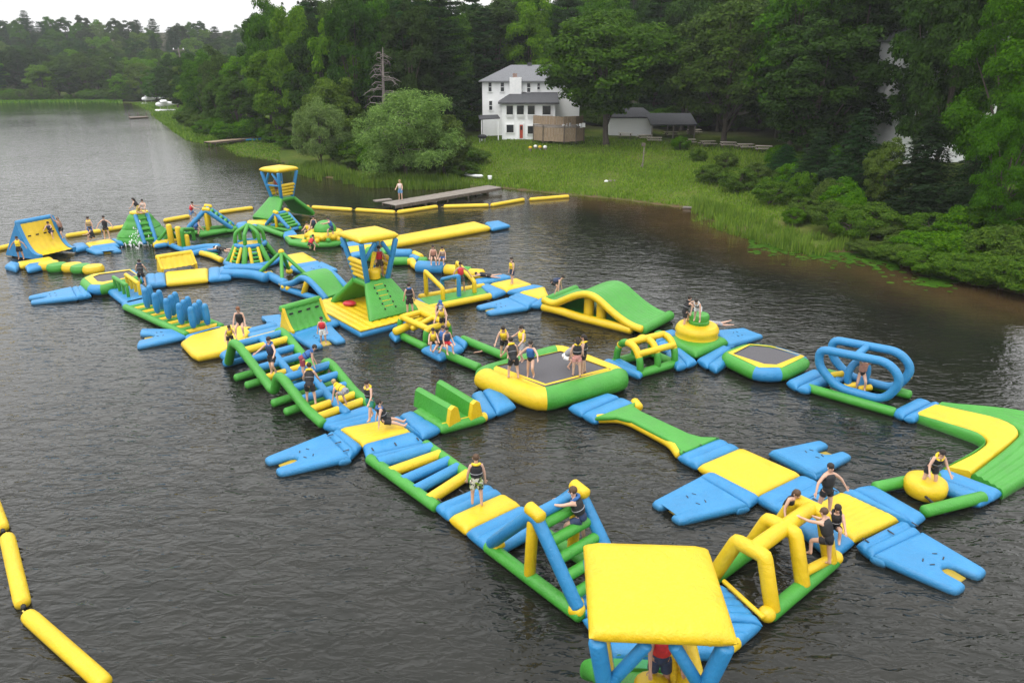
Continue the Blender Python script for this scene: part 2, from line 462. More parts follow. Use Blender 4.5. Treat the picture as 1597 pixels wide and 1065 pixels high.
# ------------------------------------------------------------------ inflatable water park
def Q(*p, z=.4): return [W(a, b, z) for a, b in p]
def strap_bits(root, a, b, k=4, z=.42, spread=.8):
    """short black webbing tabs with buckles along an edge a-b"""
    d = (b - a); ang = math.atan2(d.y, d.x)
    for i in range(k):
        p = a + d * (.5 + (i / (k - 1) - .5) * spread if k > 1 else .5)
        part(root, 'strap', MB().box((p.x, p.y, z), (.05, .24, .012), rz=ang), BLK, smooth=False)
def module(name, label, cat, pads, group=None, straps=(), rz=0.0):
    """pads: (part name, colour, four photo corners, options)"""
    qs = []
    for pn, c, px, op in pads:
        op = dict(op); z = op.pop('z', .4)
        qs.append((pn, c, [W(a, b_, z) for a, b_ in px], op))
    ctr = sum((sum(q, Vector()) / 4 for _, _, q, _ in qs), Vector()) / len(qs)
    root = thing(name, label, cat, (ctr.x, ctr.y, 0), rz, group)
    for pn, c, q, op in qs:
        lab = op.pop('label', None)
        part(root, pn, MB().pad(q, **op), CC[c], lab)
    for a, b_, k in straps: strap_bits(root, W(*a, .4), W(*b_, .4), k)
    return root
def cut(SL, SR, ER, EL, secs, z=.4):
    """split a quad of photo corners lengthwise; returns pads in world space"""
    a, b_, c, d = [W(*p, z) for p in (SL, SR, ER, EL)]; out = []
    for pn, col, v0, v1, op in secs:
        q = [lerp(a, d, v0), lerp(b_, c, v0), lerp(b_, c, v1), lerp(a, d, v1)]
        out.append((pn, col, q, op))
    return out
def long_mat(name, label, cat, SL, SR, ER, EL, secs, z=.4, group=None, straps=True):
    ps = cut(SL, SR, ER, EL, secs, z)
    ctr = sum((sum(q, Vector()) / 4 for _, _, q, _ in ps), Vector()) / len(ps)
    root = thing(name, label, cat, (ctr.x, ctr.y, 0), 0, group)
    for pn, c, q, op in ps: part(root, pn, MB().pad(q, **op), CC[c])
    if straps:
        q = ps[0][2]; strap_bits(root, q[0], q[1], 3)
        q = ps[-1][2]; strap_bits(root, q[3], q[2], 3)
    return root
END = dict(rv=1, amp=.07)
def fork(label, BL, BR, TR, TL, zb=.36, zt=.22, tongue=True, notch=.38, band=True):
    a, b_, c, d = W(*BL, zb), W(*BR, zb), W(*TR, zt), W(*TL, zt)
    ctr = (a + b_ + c + d) / 4
    root = thing('ramp_mat', label, 'ramp mat', (ctr.x, ctr.y, 0), 0, 'forked blue ramp mats')
    out = [(0, 0), (1, 0), (1, .93), (.97, .985), (.9, 1), (.76, 1), (.70, .985), (.665, .93), (.64, 1 - notch * .75), (.58, 1 - notch * .95), (.5, 1 - notch),
           (.42, 1 - notch * .95), (.36, 1 - notch * .75), (.335, .93), (.30, .985), (.24, 1), (.1, 1), (.03, .985), (0, .93)]
    P = lambda u, v: lerp(lerp(a, b_, u), lerp(d, c, u), v)
    part(root, 'mat', MB().slab([P(u, v) for u, v in out], t=.36, r=.15), BLUE)
    if band: part(root, 'end_band', MB().pad([P(-.02, -.02), P(1.02, -.02), P(1.02, .17), P(-.02, .17)], t=.5, r=.2, rv=1, amp=.05), BLUE)
    ang = math.atan2((b_ - a).y, (b_ - a).x)
    for u, v, r in ((.36, .42, .5), (.64, .42, -.5), (.36, .54, -.4), (.64, .54, .4)):
        p = P(u, v)
        part(root, 'slot', MB().box((p.x, p.y, p.z + .002), (.15, .035, .012), rz=ang + r), BLK, smooth=False)
    if tongue:
        w = .13
        q = [P(.34, 1 - notch - .14), P(.66, 1 - notch - .14), P(.63, 1 - .12), P(.37, 1 - .12)]
        part(root, 'step', MB().pad([Vector((p.x, p.y, .1 if i < 2 else .03)) for i, p in enumerate(q)], t=.12, r=.05), YEL)
    return root
class Fr:
    """local frame: origin at a, x towards b, y to the left"""
    def __init__(s, a, b):
        s.o = Vector((a.x, a.y, 0)); d = (b - a).to_2d(); s.L = d.length; s.ang = math.atan2(d.y, d.x)
        s.x = Vector((d.x / s.L, d.y / s.L, 0)); s.y = Vector((-s.x.y, s.x.x, 0))
    def __call__(s, x, y, z): return s.o + s.x * x + s.y * y + Vector((0, 0, z))
def tpart(root, name, c, pts, r, cap='round', seg=12, label=None):
    return part(root, name, MB().tube(pts, r, seg, cap=cap), CC[c], label)

# --- square junction platforms ---------------------------------------------------------------
P1 = module('platform', 'yellow square platform with blue ends where the front ladder and two hump frame meet', 'platform', [
    ('deck', 'y', [(528, 665), (565, 690), (642, 669), (609, 650)], dict(ru=7, amp=.02)),
    ('end_band', 'b', [(504, 660), (529, 665.5), (609, 650.5), (588, 637)], dict(ru=1, amp=.07)),
    ('end_band', 'b', [(497, 653), (506, 661), (589, 638), (574, 628)], {}),
    ('end_band', 'b', [(544, 709), (564, 690), (529, 665), (508, 673)], dict(ru=1, amp=.07)),
    ('end_band', 'b', [(565, 690), (570, 707), (664, 687), (643, 669)], dict(rv=0, amp=.05)),
    ('end_band', 'b', [(609, 650), (642, 669), (658, 677), (620, 644)], dict(rv=0))],
    straps=[((512, 676), (543, 706), 3), ((572, 703), (660, 683), 3)])
fork('blue forked ramp mat reaching left from the yellow platform below the two hump frame', (509, 673), (545, 710), (436, 737), (410, 712))
long_mat('rung_ladder', 'floating rung ladder with green rails between the two yellow platforms at the front', 'ladder',
         (572, 707), (664, 687), (672, 692), (580, 713), [('end_band', 'b', 0, 1, {})], straps=False)
_l = bpy.data.objects['rung_ladder']
fl, f2 = Fr(W(577, 712, .3), W(680, 786, .3)), Fr(W(664, 690, .3), W(738, 743, .3))
tpart(_l, 'rail', 'g', [fl(0, 0, .2), fl(fl.L, 0, .2)], .21)
tpart(_l, 'rail', 'g', [f2(0, 0, .2), f2(f2.L, 0, .2)], .21)
for k, c in enumerate('bybby'):
    t = .13 + k * .19
    tpart(_l, 'rung', c, [lerp(fl(0, 0, .22), fl(fl.L, 0, .22), t), lerp(f2(0, 0, .22), f2(f2.L, 0, .22), t)], .21 if k else .26, cap='flat')
long_mat('platform', 'yellow mat between blue tube ends under the boy in patterned shorts', 'platform',
         (677, 784), (760, 750), (846, 803), (757, 848),
         [('end_band', 'b', 0, .3, END), ('deck', 'y', .3, .64, {}), ('end_band', 'b', .64, 1, END)])

def a_frame(label, A, B, W_, H, capc='y', strut='y', rungs='g', rail='g', r=.2, both=True, foot=(.0, 1.0), name='climbing_frame', flip=1, apex=0.0):
    """two blue A legs on floating rails with a ladder of tubes on the second slope"""
    f = Fr(W(*A, .25), W(*B, .25)); L = f.L
    root = thing('climber', label, 'climber', f(L / 2, flip * W_ / 2, 0), 0)
    for y in (0, flip * W_):
        tpart(root, 'rail', rail, [f(0, y, .2), f(L, y, .2)], r * 1.05)
        tpart(root, 'leg', 'b', fillet([f(L * foot[0] + .15, y, .42), f(L * (.46 + apex), y, H), f(L * (.52 + apex), y, H), f(L * foot[1] - .12, y, .42)], .3), r * .95)
        tpart(root, 'strut', strut, [f(L * (.48 + apex), y, H - .15), f(L * .48, y, .3)], r * .85)
    for y in (0, flip * W_): tpart(root, 'top_pad', capc, [f(L * (.44 + apex), y, H + .2), f(L * (.56 + apex), y, H + .12)], r * .95)
    tpart(root, 'top_bar', 'b', [f(L * (.49 + apex), 0, H + .02), f(L * (.49 + apex), flip * W_, H + .02)], r * .9)
    n = 5
    for k in range(n):
        t = (k + .6) / (n + .2)
        x = lerp(L * .52, L * foot[1] - .12, t); z = lerp(H, .42, t)
        tpart(root, 'rung', rungs, [f(x, 0, z), f(x, flip * W_, z)], r * .8, cap='flat')
    for k in (.08, .93):
        tpart(root, 'cross_tube', 'b', [f(L * k, 0, .2), f(L * k, flip * W_, .2)], r, cap='flat')
        tpart(root, 'corner_pad', 'y', [f(L * k, -.02, .36), f(L * k, flip * .25, .36)], r * .8)
    return root
AF1 = a_frame('front climbing frame of blue tubes with green rungs and a man climbing it', (762, 850), (905, 957), 1.75, 2.35, apex=.03)

# --- yellow arch tunnel frames next to the front tower
def arch_frame():
    a, b_ = W(1197, 958, .25), W(1300, 872, .25)
    f = Fr(a, b_); L = f.L; w = 1.85
    root = thing('arch_climber', 'row of three yellow inflatable arches on green rails beside the front tower', 'climbing frame', f(L / 2, w / 2, 0))
    for y in (0, w):
        tpart(root, 'rail', 'g', [f(.1, y, .2), f(L, y, .2)], .22)
    for k, x in enumerate((.22, L * .5, L * .93)):
        pts = fillet([f(x, 0, .3), f(x + .12, .5, 1.68), f(x + .12, w - .5, 1.68), f(x, w, .3)], .1, 2)
        tpart(root, 'arch', 'y', pts, .215)
    tpart(root, 'ridge_tube', 'y', [f(.34, w * .45, 1.70), f(L * .93, w * .45, 1.70)], .225)
    for y in (0, w): tpart(root, 'brace', 'y', [f(L * .5, y + (.1 if y == 0 else -.1), .6), f(L * .9, y, .42)], .14)
    for x in (-.05, L + .05):
        for y in (0, w):
            part(root, 'corner_pad', MB().ell(f(x, y, .3), .24, .24, .22), YEL)
    return root
arch_frame()

# corner platform under the front tower
P2 = thing('corner_platform', 'blue corner mats with yellow seams round the foot of the front tower', 'platform', W(1050, 985, 0))
part(P2, 'deck', MB().pad(Q((905, 950), (972, 893), (1129, 908), (1192, 966)), ru=4, amp=.05), BLUE)
part(P2, 'deck', MB().pad(Q((908, 956), (1190, 968), (1136, 1012), (960, 1020)), rv=2, amp=.06), BLUE)
tpart(P2, 'corner_pad', 'y', [W(1078, 985, .42), W(1110, 1000, .42)], .18)
tpart(P2, 'corner_pad', 'y', [W(893, 948, .3), W(906, 953, .3)], .2)
tpart(P2, 'edge_tube', 'y', [W(1132, 1010, .2), W(1146, 1000, .2)], .2)
tpart(P2, 'edge_tube', 'y', [W(1129, 906, .38), W(1190, 962, .38)], .07)

# --- P3 and the mats round it
P3 = module('platform', 'yellow square platform with blue ends under the girl with outstretched arms', 'platform', [
    ('deck', 'y', [(1250, 793), (1334, 836), (1404, 804), (1313, 762)], dict(ru=8, amp=.02)),
    ('end_band', 'b', [(1313, 762), (1404, 804), (1428, 812), (1330, 757)], {}),
    ('end_band', 'b', [(1330, 757), (1428, 812), (1446, 800), (1362, 752)], dict(rv=0)),
    ('end_band', 'b', [(1222, 792), (1250, 793), (1313, 762), (1290, 752)], {}),
    ('end_band', 'b', [(1337, 842), (1362, 862), (1440, 826), (1408, 806)], dict(ru=1, amp=.07)),
    ('end_band', 'b', [(1232, 806), (1300, 864), (1335, 838), (1250, 793)], dict(rv=0))],
    straps=[((1340, 846), (1436, 815), 3)])
fork('blue forked ramp mat reaching right over open water from the girl\'s yellow platform', (1362, 862), (1438, 826), (1543, 887), (1494, 921))
long_mat('platform', 'long yellow mat with blue ends leading from the narrow green bridge', 'platform',
         (1057, 706), (1122, 680), (1308, 761), (1234, 800),
         [('end_band', 'b', 0, .2, END), ('deck', 'y', .2, .72, {}), ('end_band', 'b', .72, 1, END)])
fork('blue forked ramp mat on the near side of the long yellow mat', (1092, 740), (1168, 785), (1060, 812), (1015, 780))
fork('blue forked ramp mat on the far side of the long yellow mat', (1274, 737), (1202, 700), (1278, 684), (1331, 709))
module('link_mat', 'blue joining tubes between the long yellow mat and its near ramp', 'mat', [
    ('tube', 'b', [(1090, 738), (1110, 731), (1187, 770), (1170, 783)], dict(rv=0))])

# narrow green bridge with yellow sides
GBp = [(928, 649), (975, 652), (1058, 693), (1062, 706), (1123, 681), (1086, 676), (1000, 639), (992, 626)]
gb = thing('slide_bridge', 'narrow green bridge with yellow sides leading to the big trampoline', 'bridge', W(1020, 668, 0))
part(gb, 'deck', MB().slab(Q((928, 650), (962, 649), (985, 655), (1052, 690), (1062, 706), (1122, 681), (1094, 680), (1075, 675), (1002, 641), (990, 633), (991, 626), z=.43), t=.2, r=.08), GRN)
tpart(gb, 'edge_tube', 'y', fillet(Q((927, 653), (964, 652), (986, 659), (1048, 692), (1060, 709), z=.2), .4), .2)
tpart(gb, 'edge_tube', 'y', Q((990, 627), (996, 635), z=.25), .2)

# --- trampolines
def trampoline(label, ring, inner, zt, t, cols, zi=None, rt=None, sk_in=.95):
    """ring: outer photo corners at height zt; inner: mat corners"""
    o = [W(a, b_, zt) for a, b_ in ring]; i_ = [W(a, b_, zi or zt) for a, b_ in inner]
    c = sum(o, Vector()) / len(o)
    root = thing('trampoline', label, 'trampoline', (c.x, c.y, 0))
    r = rt or t / 2
    core = [Vector((p.x, p.y, zt - r)) + (Vector((c.x, c.y, zt - r)) - Vector((p.x, p.y, zt - r))).normalized() * r * .75 for p in o]
    core = fillet(core, .5, 3, closed=True); n = len(core)
    mb = MB().tube(core, r, 16, closed=True); rings = mb._rings
    nc = len(cols); per = n // len(ring)
    for k in range(len(ring)):
        idx = [(k * per + j) % n for j in range(per // 2, per // 2 + per + 1)]
        part(root, 'ring_section', MB().loft([rings[q] for q in idx], cap=False), CC[cols[k]])
    im = [p + (c - p) * .0 for p in i_]
    inr = [Vector((p.x, p.y, zt - r)) + (Vector((c.x, c.y, 0)) - Vector((p.x, p.y, 0))).normalized() * r * .75 for p in o]
    sk = MB()
    m_ = len(o); top = []
    for p in o:
        d = (Vector((c.x, c.y, 0)) - Vector((p.x, p.y, 0))).normalized()
        top.append(Vector((p.x, p.y, 0)) + d * r * sk_in + Vector((0, 0, zt + .012 - r + r * math.sqrt(max(0, 1 - ((sk_in - .75) ** 2))))))
    for k in range(m_):
        a, b_, cc, d = top[k], top[(k + 1) % m_], i_[(k + 1) % m_] + Vector((0, 0, .02)), i_[k] + Vector((0, 0, .02))
        mid0, mid1 = lerp(a, d, .5) + Vector((0, 0, .02)), lerp(b_, cc, .5) + Vector((0, 0, .02))
        sk.quad(a, b_, mid1, mid0); sk.quad(mid0, mid1, cc, d)
    part(root, 'skirt', sk, YEL)
    base = i_[0].z - .03
    part(root, 'bounce_mat', MB().slab([Vector((p.x, p.y, base)) + (p - c).normalized() * .15 for p in i_], t=.04, r=.01, steps=1), TRAMP)
    return root
BT = trampoline('big square trampoline with a fat yellow and green ring and people bouncing on it',
    [(737, 573), (843, 613), (984, 576), (873, 533)], [(774, 571), (851, 599), (948, 574), (874, 548)], .98, .98, 'ygyg', zi=.95, rt=.53, sk_in=1.55)
trampoline('right-hand trampoline with a yellow skirt and green and blue ring', [(1124, 549), (1163, 533), (1207, 537), (1266, 556), (1226, 577), (1182, 577)],
    [(1143, 552), (1170, 538), (1202, 541), (1248, 554), (1211, 569), (1192, 568)], .72, .7, 'ggbgbg')
trampoline('far left trampoline with pale skirt and green ring beside the row of blue bags', [(124, 434), (142, 426), (208, 418), (224, 429), (158, 446), (139, 446)],
    [(145, 432), (155, 428), (202, 422), (214, 430), (160, 440), (152, 439)], .72, .7, 'ggbgbg')
module('link_mat', 'blue ribbed link mat between the double bench walls and the big trampoline', 'mat', [
    ('tube', 'b', [(735, 611), (752, 646), (774, 640), (752, 605)], {}), ('tube', 'b', [(752, 605), (774, 640), (805, 628), (776, 600)], {})])
module('link_mat', 'blue ribbed link mat between the big trampoline and the narrow green bridge', 'mat', [
    ('tube', 'b', [(886, 630), (908, 642), (968, 616), (948, 610)], {}), ('tube', 'b', [(908, 642), (928, 652), (991, 626), (968, 616)], {})])

# double bench walls
gw = thing('bench_walls', 'pair of green padded walls with a yellow side profile on a blue mat', 'obstacle', W(705, 645, 0))
part(gw, 'base_mat', MB().pad(Q((642, 638), (688, 666), (758, 648), (720, 608)), ru=3, amp=.04), GRN)
part(gw, 'end_band', MB().pad(Q((622, 644), (658, 678), (688, 664), (642, 637)), ru=1, amp=.06), BLUE)
for a, b_ in (((654, 628), (707, 659)), ((687, 616), (741, 650))):
    A, B = W(*a, .35), W(*b_, .35); d = (B - A).normalized(); nrm = Vector((-d.y, d.x, 0))
    prof = [(-.3, .3), (-.22, .75), (-.17, 1.0), (0, 1.1), (.17, 1.0), (.22, .75), (.3, .3)]
    part(gw, 'wall_pad', MB().loft([[A + d * s + nrm * u + Vector((0, 0, zz - .35)) for u, zz in prof] for s in np.linspace(0, (B - A).length - .1, 9)], closed=True), GRN)
    part(gw, 'side_panel', MB().loft([[A + d * s + nrm * u * 1.03 + Vector((0, 0, zz * 1.01 - .35)) for u, zz in prof] for s in ((B - A).length - .1, (B - A).length + .12)]), YEL)
tpart(gw, 'edge_tube', 'y', [W(690, 667, .2), W(756, 650, .2)], .21)

# --- towers
def tower(label, c, ang, flare=3.3, box=(-.07, -.45), climb_ladder=True, zr=5.0, bar=False, zd=2.25):
    """lifeguard tower: green tent with two slopes, yellow side walls, four blue posts, yellow roof pad. local -y is the climbing slope"""
    f = Fr(Vector((c[0], c[1], 0)), Vector((c[0] + math.cos(ang), c[1] + math.sin(ang), 0)))
    root = thing('lookout_tower', label, 'tower', f(0, 0, 0), 0)
    hd = .85
    part(root, 'deck', MB().pad([f(-hd, -hd, zd), f(hd, -hd, zd), f(hd, hd, zd), f(-hd, hd, zd)], t=.4, r=.15), GRN)
    for sgn, nm in ((-1, 'climbing_slope'), (1, 'slide_slope')):
        rings = []
        for k in range(13):
            t = k / 12; y = sgn * lerp(hd - .1, 2.35, t); z = lerp(zd + .02, .72, t ** .93)
            if t > .93: z -= .12
            w = lerp(hd + .05, flare / 2, t ** .9)
            th = lerp(.4, .5, t)
            rr = []
            for j in range(20):
                a = 2 * math.pi * j / 20
                ca, sa = math.cos(a), math.sin(a)
                ex = math.copysign(abs(ca) ** .35, ca) * w
                ez = math.copysign(abs(sa) ** .6, sa) * th / 2
                rr.append(f(ex, y + sgn * ez * .55, z - th / 2 + ez * .85))
            rings.append(rr)
        mb = MB().loft(rings)
        part(root, nm, mb, GRN)
    if climb_ladder:
        for k in range(5):
            t = .16 + k * .165; y = -lerp(hd - .1, 2.35, t); z = lerp(zd + .02, .72, t ** .93) + .03
            part(root, 'step', MB().box(f(-.15, y, z), (.55, .07, .1), rz=f.ang), YEL, smooth=False)
            for sx in (-.5, .2):
                part(root, 'strap', MB().box(f(sx, y - .1, z - .07), (.05, .22, .08), rz=f.ang), BLK, smooth=False)
    else:
        for k in range(5):
            part(root, 'groove', MB().box(f(-.4 + k * .2, 1.2, 2.02), (.04, .5, .02), M=Matrix.Rotation(f.ang, 4, 'Z') @ Matrix.Rotation(-R(45), 4, 'X')), GRN, smooth=False)
    hb, ht, zt = .68, 1.1, zr - .5
    P = lambda sx, sy, z: f(sx * lerp(hb, ht, (z - zd) / (zt - zd)), sy * lerp(hb, ht, (z - zd) / (zt - zd)), z)
    for sx in (-1, 1):
        for sy in (-1, 1):
            tpart(root, 'post', 'b', [P(sx, sy, zd - .1), P(sx, sy, zt + .05)], .16)
    for sy in (-1,):
        for sx in (-1, 1):
            tpart(root, 'brace', 'b', [P(sx, sy, zd + 1.25), f(sx * .25, sy * ht * .96, zt - .02)], .12)
    for sx in (-1, 1):
        p = [P(sx, -1, zd + .1), P(sx, 1, zd + .1), P(sx, 1, zd + 1.25), P(sx, -1, zd + 1.25)]
        n_ = (p[1] - p[0]).cross(p[3] - p[0]).normalized() * .09
        for k in range(4):
            a, b_ = lerp(p[0], p[3], k / 4 + .13), lerp(p[1], p[2], k / 4 + .13)
            tpart(root, 'wall_tube', 'y', [a, b_], .155, seg=10)
    if bar: tpart(root, 'bar', 'b', [P(-1, -1, zd + 1.1), P(1, -1, zd + 1.1)], .09)
    part(root, 'roof', MB().pad([f(-1.27, -1.27, zr), f(1.27, -1.27, zr), f(1.27, 1.27, zr), f(-1.27, 1.27, zr)], t=.44, r=.3, bulge=.03), YEL)
    if box: part(root, 'front_drum', MB().lathe(f(box[0], box[1], zd), [(.28, 0), (.36, .06), (.37, .4), (.36, .55), (.28, .62), (.05, .64)], 16), YEL)
    return root
tower('nearest lookout tower with a big flat yellow roof, seen from above its roof', (2.66, 10.9), R(-3.0), flare=2.3, box=(.12, -.1), zd=2.02, climb_ladder=False)
T2 = tower('middle lookout tower with a yellow ladder up its green slope and a yellow base', (-8.3, 41.0), R(40))
a3, b3 = W(393.5, 264, 5), W(432, 268, 5); ang3 = math.atan2((b3 - a3).y, (b3 - a3).x)
tower('farthest lookout tower standing by the boom line with a plain green slide', (-21.95, 68.9), ang3, climb_ladder=False, box=None, bar=True)
t2b = thing('tower_base', 'yellow ribbed base mat with blue sides under the middle tower', 'mat', (-8.2, 40.2, 0))
fb = Fr(Vector((-8.3, 41.0, 0)), Vector((-8.3 + math.cos(R(40)), 41.0 + math.sin(R(40)), 0)))
part(t2b, 'base', MB().pad([fb(-2.75, -3.3, .36), fb(2.75, -3.3, .36), fb(2.75, 3.2, .36), fb(-2.75, 3.2, .36)], t=.5, r=.2), BLUE)
part(t2b, 'deck', MB().pad([fb(-2.7, -3.25, .47), fb(2.7, -3.25, .47), fb(2.7, 3.15, .47), fb(-2.7, 3.15, .47)], t=.16, r=.07, ru=12, amp=.05), YEL)
tpart(t2b, 'edge_tube', 'y', [W(617, 517, .6), W(683, 489, .6)], .22)
single('float_cushion', MB().ell(W(545, 473, .62), .42, .3, .16), RED, 'red cushion lying inside the tent of the middle tower', 'cushion')

# --- two-hump climbing frame
def humps():
    a, b_ = W(357, 566, .25), W(503, 662, .25)
    f = Fr(a, b_); L = f.L; w = 2.35; H = 1.6
    root = thing('hump_climber', 'two hump climbing frame with green rails and blue and yellow rungs', 'climbing frame', f(L / 2, w / 2, 0))
    xs = [(0, .3), (.10, H), (.17, H), (.44, .62), (.50, .38), (.54, .38), (.60, H * .8), (.655, H * .8), (.86, .5), (1, .3)]
    prof = [(x * L, z) for x, z in xs]
    for y in (0, w):
        tpart(root, 'rail', 'g', fillet([f(x, y, z) for x, z in prof], .35), .215)
    def zat(x):
        for (x0, z0), (x1, z1) in zip(prof, prof[1:]):
            if x0 <= x <= x1: return z0 + (z1 - z0) * (x - x0) / (x1 - x0)
        return .3
    tpart(root, 'centre_tube', 'b', fillet([f(x, w * .5, z + .05) for x, z in prof[2:]], .35), .18)
    cs = 'b b y b b y'.split(); k = 0
    for x in (.03, .085, .15, .215, .285, .355, .43, .575, .65, .725, .80, .875, .945):
        c = 'bybybbyybbbyy'[k]; k += 1
        z = zat(x * L)
        tpart(root, 'rung', c, [f(x * L, 0, z), f(x * L, w, z)], .18, cap='flat')
    for x in (.20, .33, .62, .75):
        tpart(root, 'outrigger', 'g', [f(x * L, -.45, .16), f(x * L, w + .2, .16)], .19)
    for x in (.28, .72):
        tpart(root, 'prop', 'g', [f(x * L, w, zat(x * L)), f(x * L, w, .2)], .15)
    tpart(root, 'end_tube', 'b', [f(-.2, -.1, .2), f(-.2, w, .2)], .22)
    return root
humps()
module('link_mat', 'blue triple tube link mat between the octagonal yellow mat and the green quarter pipe', 'mat', [
    ('tube', 'b', [(384, 518), (392, 526), (450, 511), (438, 505)], {}), ('tube', 'b', [(392, 526), (400, 534), (462, 520), (450, 511)], {}),
    ('tube', 'b', [(378, 512), (384, 518), (438, 505), (428, 500)], {})])
oct_ = thing('platform', 'octagonal plain yellow mat beside the row of blue bags', 'platform', W(345, 533, 0))
part(oct_, 'deck', MB().slab(Q((281, 532), (297, 521), (330, 511), (360, 505), (399, 509), (378, 527), (352, 546), (308, 554), (297, 549)), t=.45, r=.2), YEL)
part(oct_, 'end_band', MB().pad(Q((341, 549), (358, 560), (372, 548), (356, 540)), ru=1), BLUE)
fork('small blue forked ramp mat left of the octagonal yellow mat', (270, 512), (290, 522), (212, 540), (219, 511), band=False)
fork('small blue ramp mat behind the green quarter pipe', (446, 505), (438, 489), (406, 492), (417, 506), tongue=False)
module('link_mat', 'blue mat under the green quarter pipe next to the middle tower', 'mat', [
    ('mat', 'b', [(452, 517), (462, 521), (530, 500), (500, 486)], {}), ('tube', 'b', [(424, 503), (452, 517), (512, 497), (498, 487)], {})])
fork('blue forked ramp mat where a child in a red vest stands', (456, 521), (517, 506), (540, 529), (487, 541), tongue=True, band=False)

# curved walls
def quarter(name, label, cat, bl, br, depth, H, face='g', side='y', lean=.25, th=.3, back=0.0, z0=.4, curve=1.7):
    """curved slope facing the camera side: front bottom edge bl-br, rising backwards over depth"""
    a, b_ = W(*bl, z0), W(*br, z0); f = Fr(a, b_); L = f.L
    root = thing(name, label, cat, f(L / 2, depth / 2, 0))
    N = 12
    prof = [(depth * (1 - (1 - t) ** 1.0) , z0 + (H - z0) * t ** curve) for t in np.linspace(0, 1, N)]
    M_ = 11; rings = []
    for j in range(M_ * 2 + 1):
        x = L * j / (M_ * 2); dip = .035 * (abs(math.sin(math.pi * j / 2 / 2)) if True else 0)
        rings.append([f(x, y - dip * .5, z + dip) for y, z in prof] + [f(x, y + th * .8, max(z - th * .2, .05)) for y, z in prof[::-1]])
    part(root, 'slope', MB().loft(rings), CC[face])
    for x0, x1 in ((-.16 - .12 * bool(back), 0), (L, L + .16 + .12 * bool(back))):
        pr = [(y - .05, z + .1) for y, z in prof] + [(depth + lean + .25 + back, .1), (-.02, .1)]
        part(root, 'side_panel', MB().loft([[f(x, y, z) for y, z in pr] for x in (x0, x1)]), CC[side])
    if back:
        part(root, 'back_slope', MB().pad([f(0, depth + .2, H - .05), f(L, depth + .2, H - .05), f(L, depth + back + .3, .3), f(0, depth + back + .3, .3)], t=.4, r=.15, ru=3), CC[face])
    tpart(root, 'top_tube', face if side != 'b' else side, [f(-.1, depth + .12, H), f(L + .1, depth + .12, H)], .2)
    for k in range(4 if 'lounger' not in label else 0):
        x = L * (k + .5) / 4; y, z = prof[-3]
        part(root, 'grip', MB().box(f(x, y - .06, z + .04), (.22, .03, .1), rz=f.ang), BLK, smooth=False)
    return root
quarter('quarter_pipe', 'small green quarter pipe with yellow side next to the middle tower', 'quarter pipe', (459, 518), (512, 502), .75, 1.55, 'g', 'y')
quarter('quarter_pipe', 'tall yellow curved wall with blue sides at the far left end of the park', 'quarter pipe', (66, 399), (113, 388), 1.85, 2.75, 'y', 'b', curve=3.0, back=1.7)
quarter('quarter_pipe', 'low yellow lounger with rounded back beside the yellow and blue mat', 'lounger', (255, 421), (304, 413), .65, 1.15, 'y', 'y', curve=1.2)

# --- bag alley
bl = thing('bag_alley', 'floating ladder of green and yellow rungs under the blue punch bags', 'ladder', W(265, 485, 0))
fl, f2 = Fr(W(196, 478, .25), W(290, 521, .25)), Fr(W(247, 467, .25), W(345, 508, .25))
tpart(bl, 'rail', 'g', [fl(0, 0, .2), fl(fl.L, 0, .2)], .21); tpart(bl, 'rail', 'g', [f2(0, 0, .2), f2(f2.L, 0, .2)], .19)
for k in range(14):
    t = .05 + k * .07
    tpart(bl, 'rung', 'gy'[k % 2], [lerp(fl(0, 0, .2), fl(fl.L, 0, .2), t), lerp(f2(0, 0, .2), f2(f2.L, 0, .2), t)], .17, cap='flat', seg=10)
part(bl, 'end_band', MB().pad(Q((287, 521), (290, 527), (352, 511), (344, 506)), rv=0), BLUE)
part(bl, 'end_band', MB().pad(Q((188, 471), (198, 477), (250, 467), (236, 459)), rv=0), BLUE)
bagm = None
for k, (px, py) in enumerate([(230.5, 480), (246, 488), (264, 497), (284, 505), (302, 511), (324, 506)]):
    for j in range({0: 2, 5: 1}.get(k, 3) if k != 1 else 2):
        p = W(px, py, .42) + Vector((-.02 * j, .62 * j, 0))
        if bagm is None:
            mb = MB().lathe((0, 0, 0), [(.10, 0), (.16, .12), (.19, .45), (.18, .85), (.155, .95), (.165, 1.0), (.15, 1.13), (.09, 1.21), (.02, 1.23)], 14)
            bag = thing('punch_bag', '', 'punch bag', p, 0, 'blue punch bags standing on the rung alley')
            b0 = part(bag, 'bag', mb, BLUE, local=True)
            b1 = part(bag, 'cord', MB().tube([(0, 0, .965), (0, 0, .985)], .17, 12, cap='flat'), noisy('bag_rope', (.03, .2, .42), (.05, .28, .55)), local=True)
            bagm = bag
        else:
            bag = bagm.copy(); COL.objects.link(bag); bag.location = p
            for q in (b0, b1):
                c = q.copy(); COL.objects.link(c); c.parent = bag
        bag['label'] = ['front', 'middle', 'back'][j] + ' row blue punch bag, ' + ['first', 'second', 'third', 'fourth', 'fifth', 'last'][k] + ' along from the far left trampoline'
lk = thing('gate_walls', 'blue link with a green gate and a yellow gate beside the far left trampoline', 'gate', W(195, 460, 0))
part(lk, 'mat', MB().pad(Q((166, 451), (196, 474), (246, 462), (222, 441)), ru=2, amp=.06), BLUE)
for c, a, b_ in (('g', (181, 451), (201, 464)), ('y', (200, 447), (219, 461))):
    A, B = W(*a, .35), W(*b_, .35)
    for k in range(4):
        tpart(lk, 'gate_post', c, [lerp(A, B, k / 3), lerp(A, B, k / 3) + Vector((0, 0, .75))], .1, seg=8)
    tpart(lk, 'gate_rail', c, [A + Vector((0, 0, .8)), B + Vector((0, 0, .8))], .13)
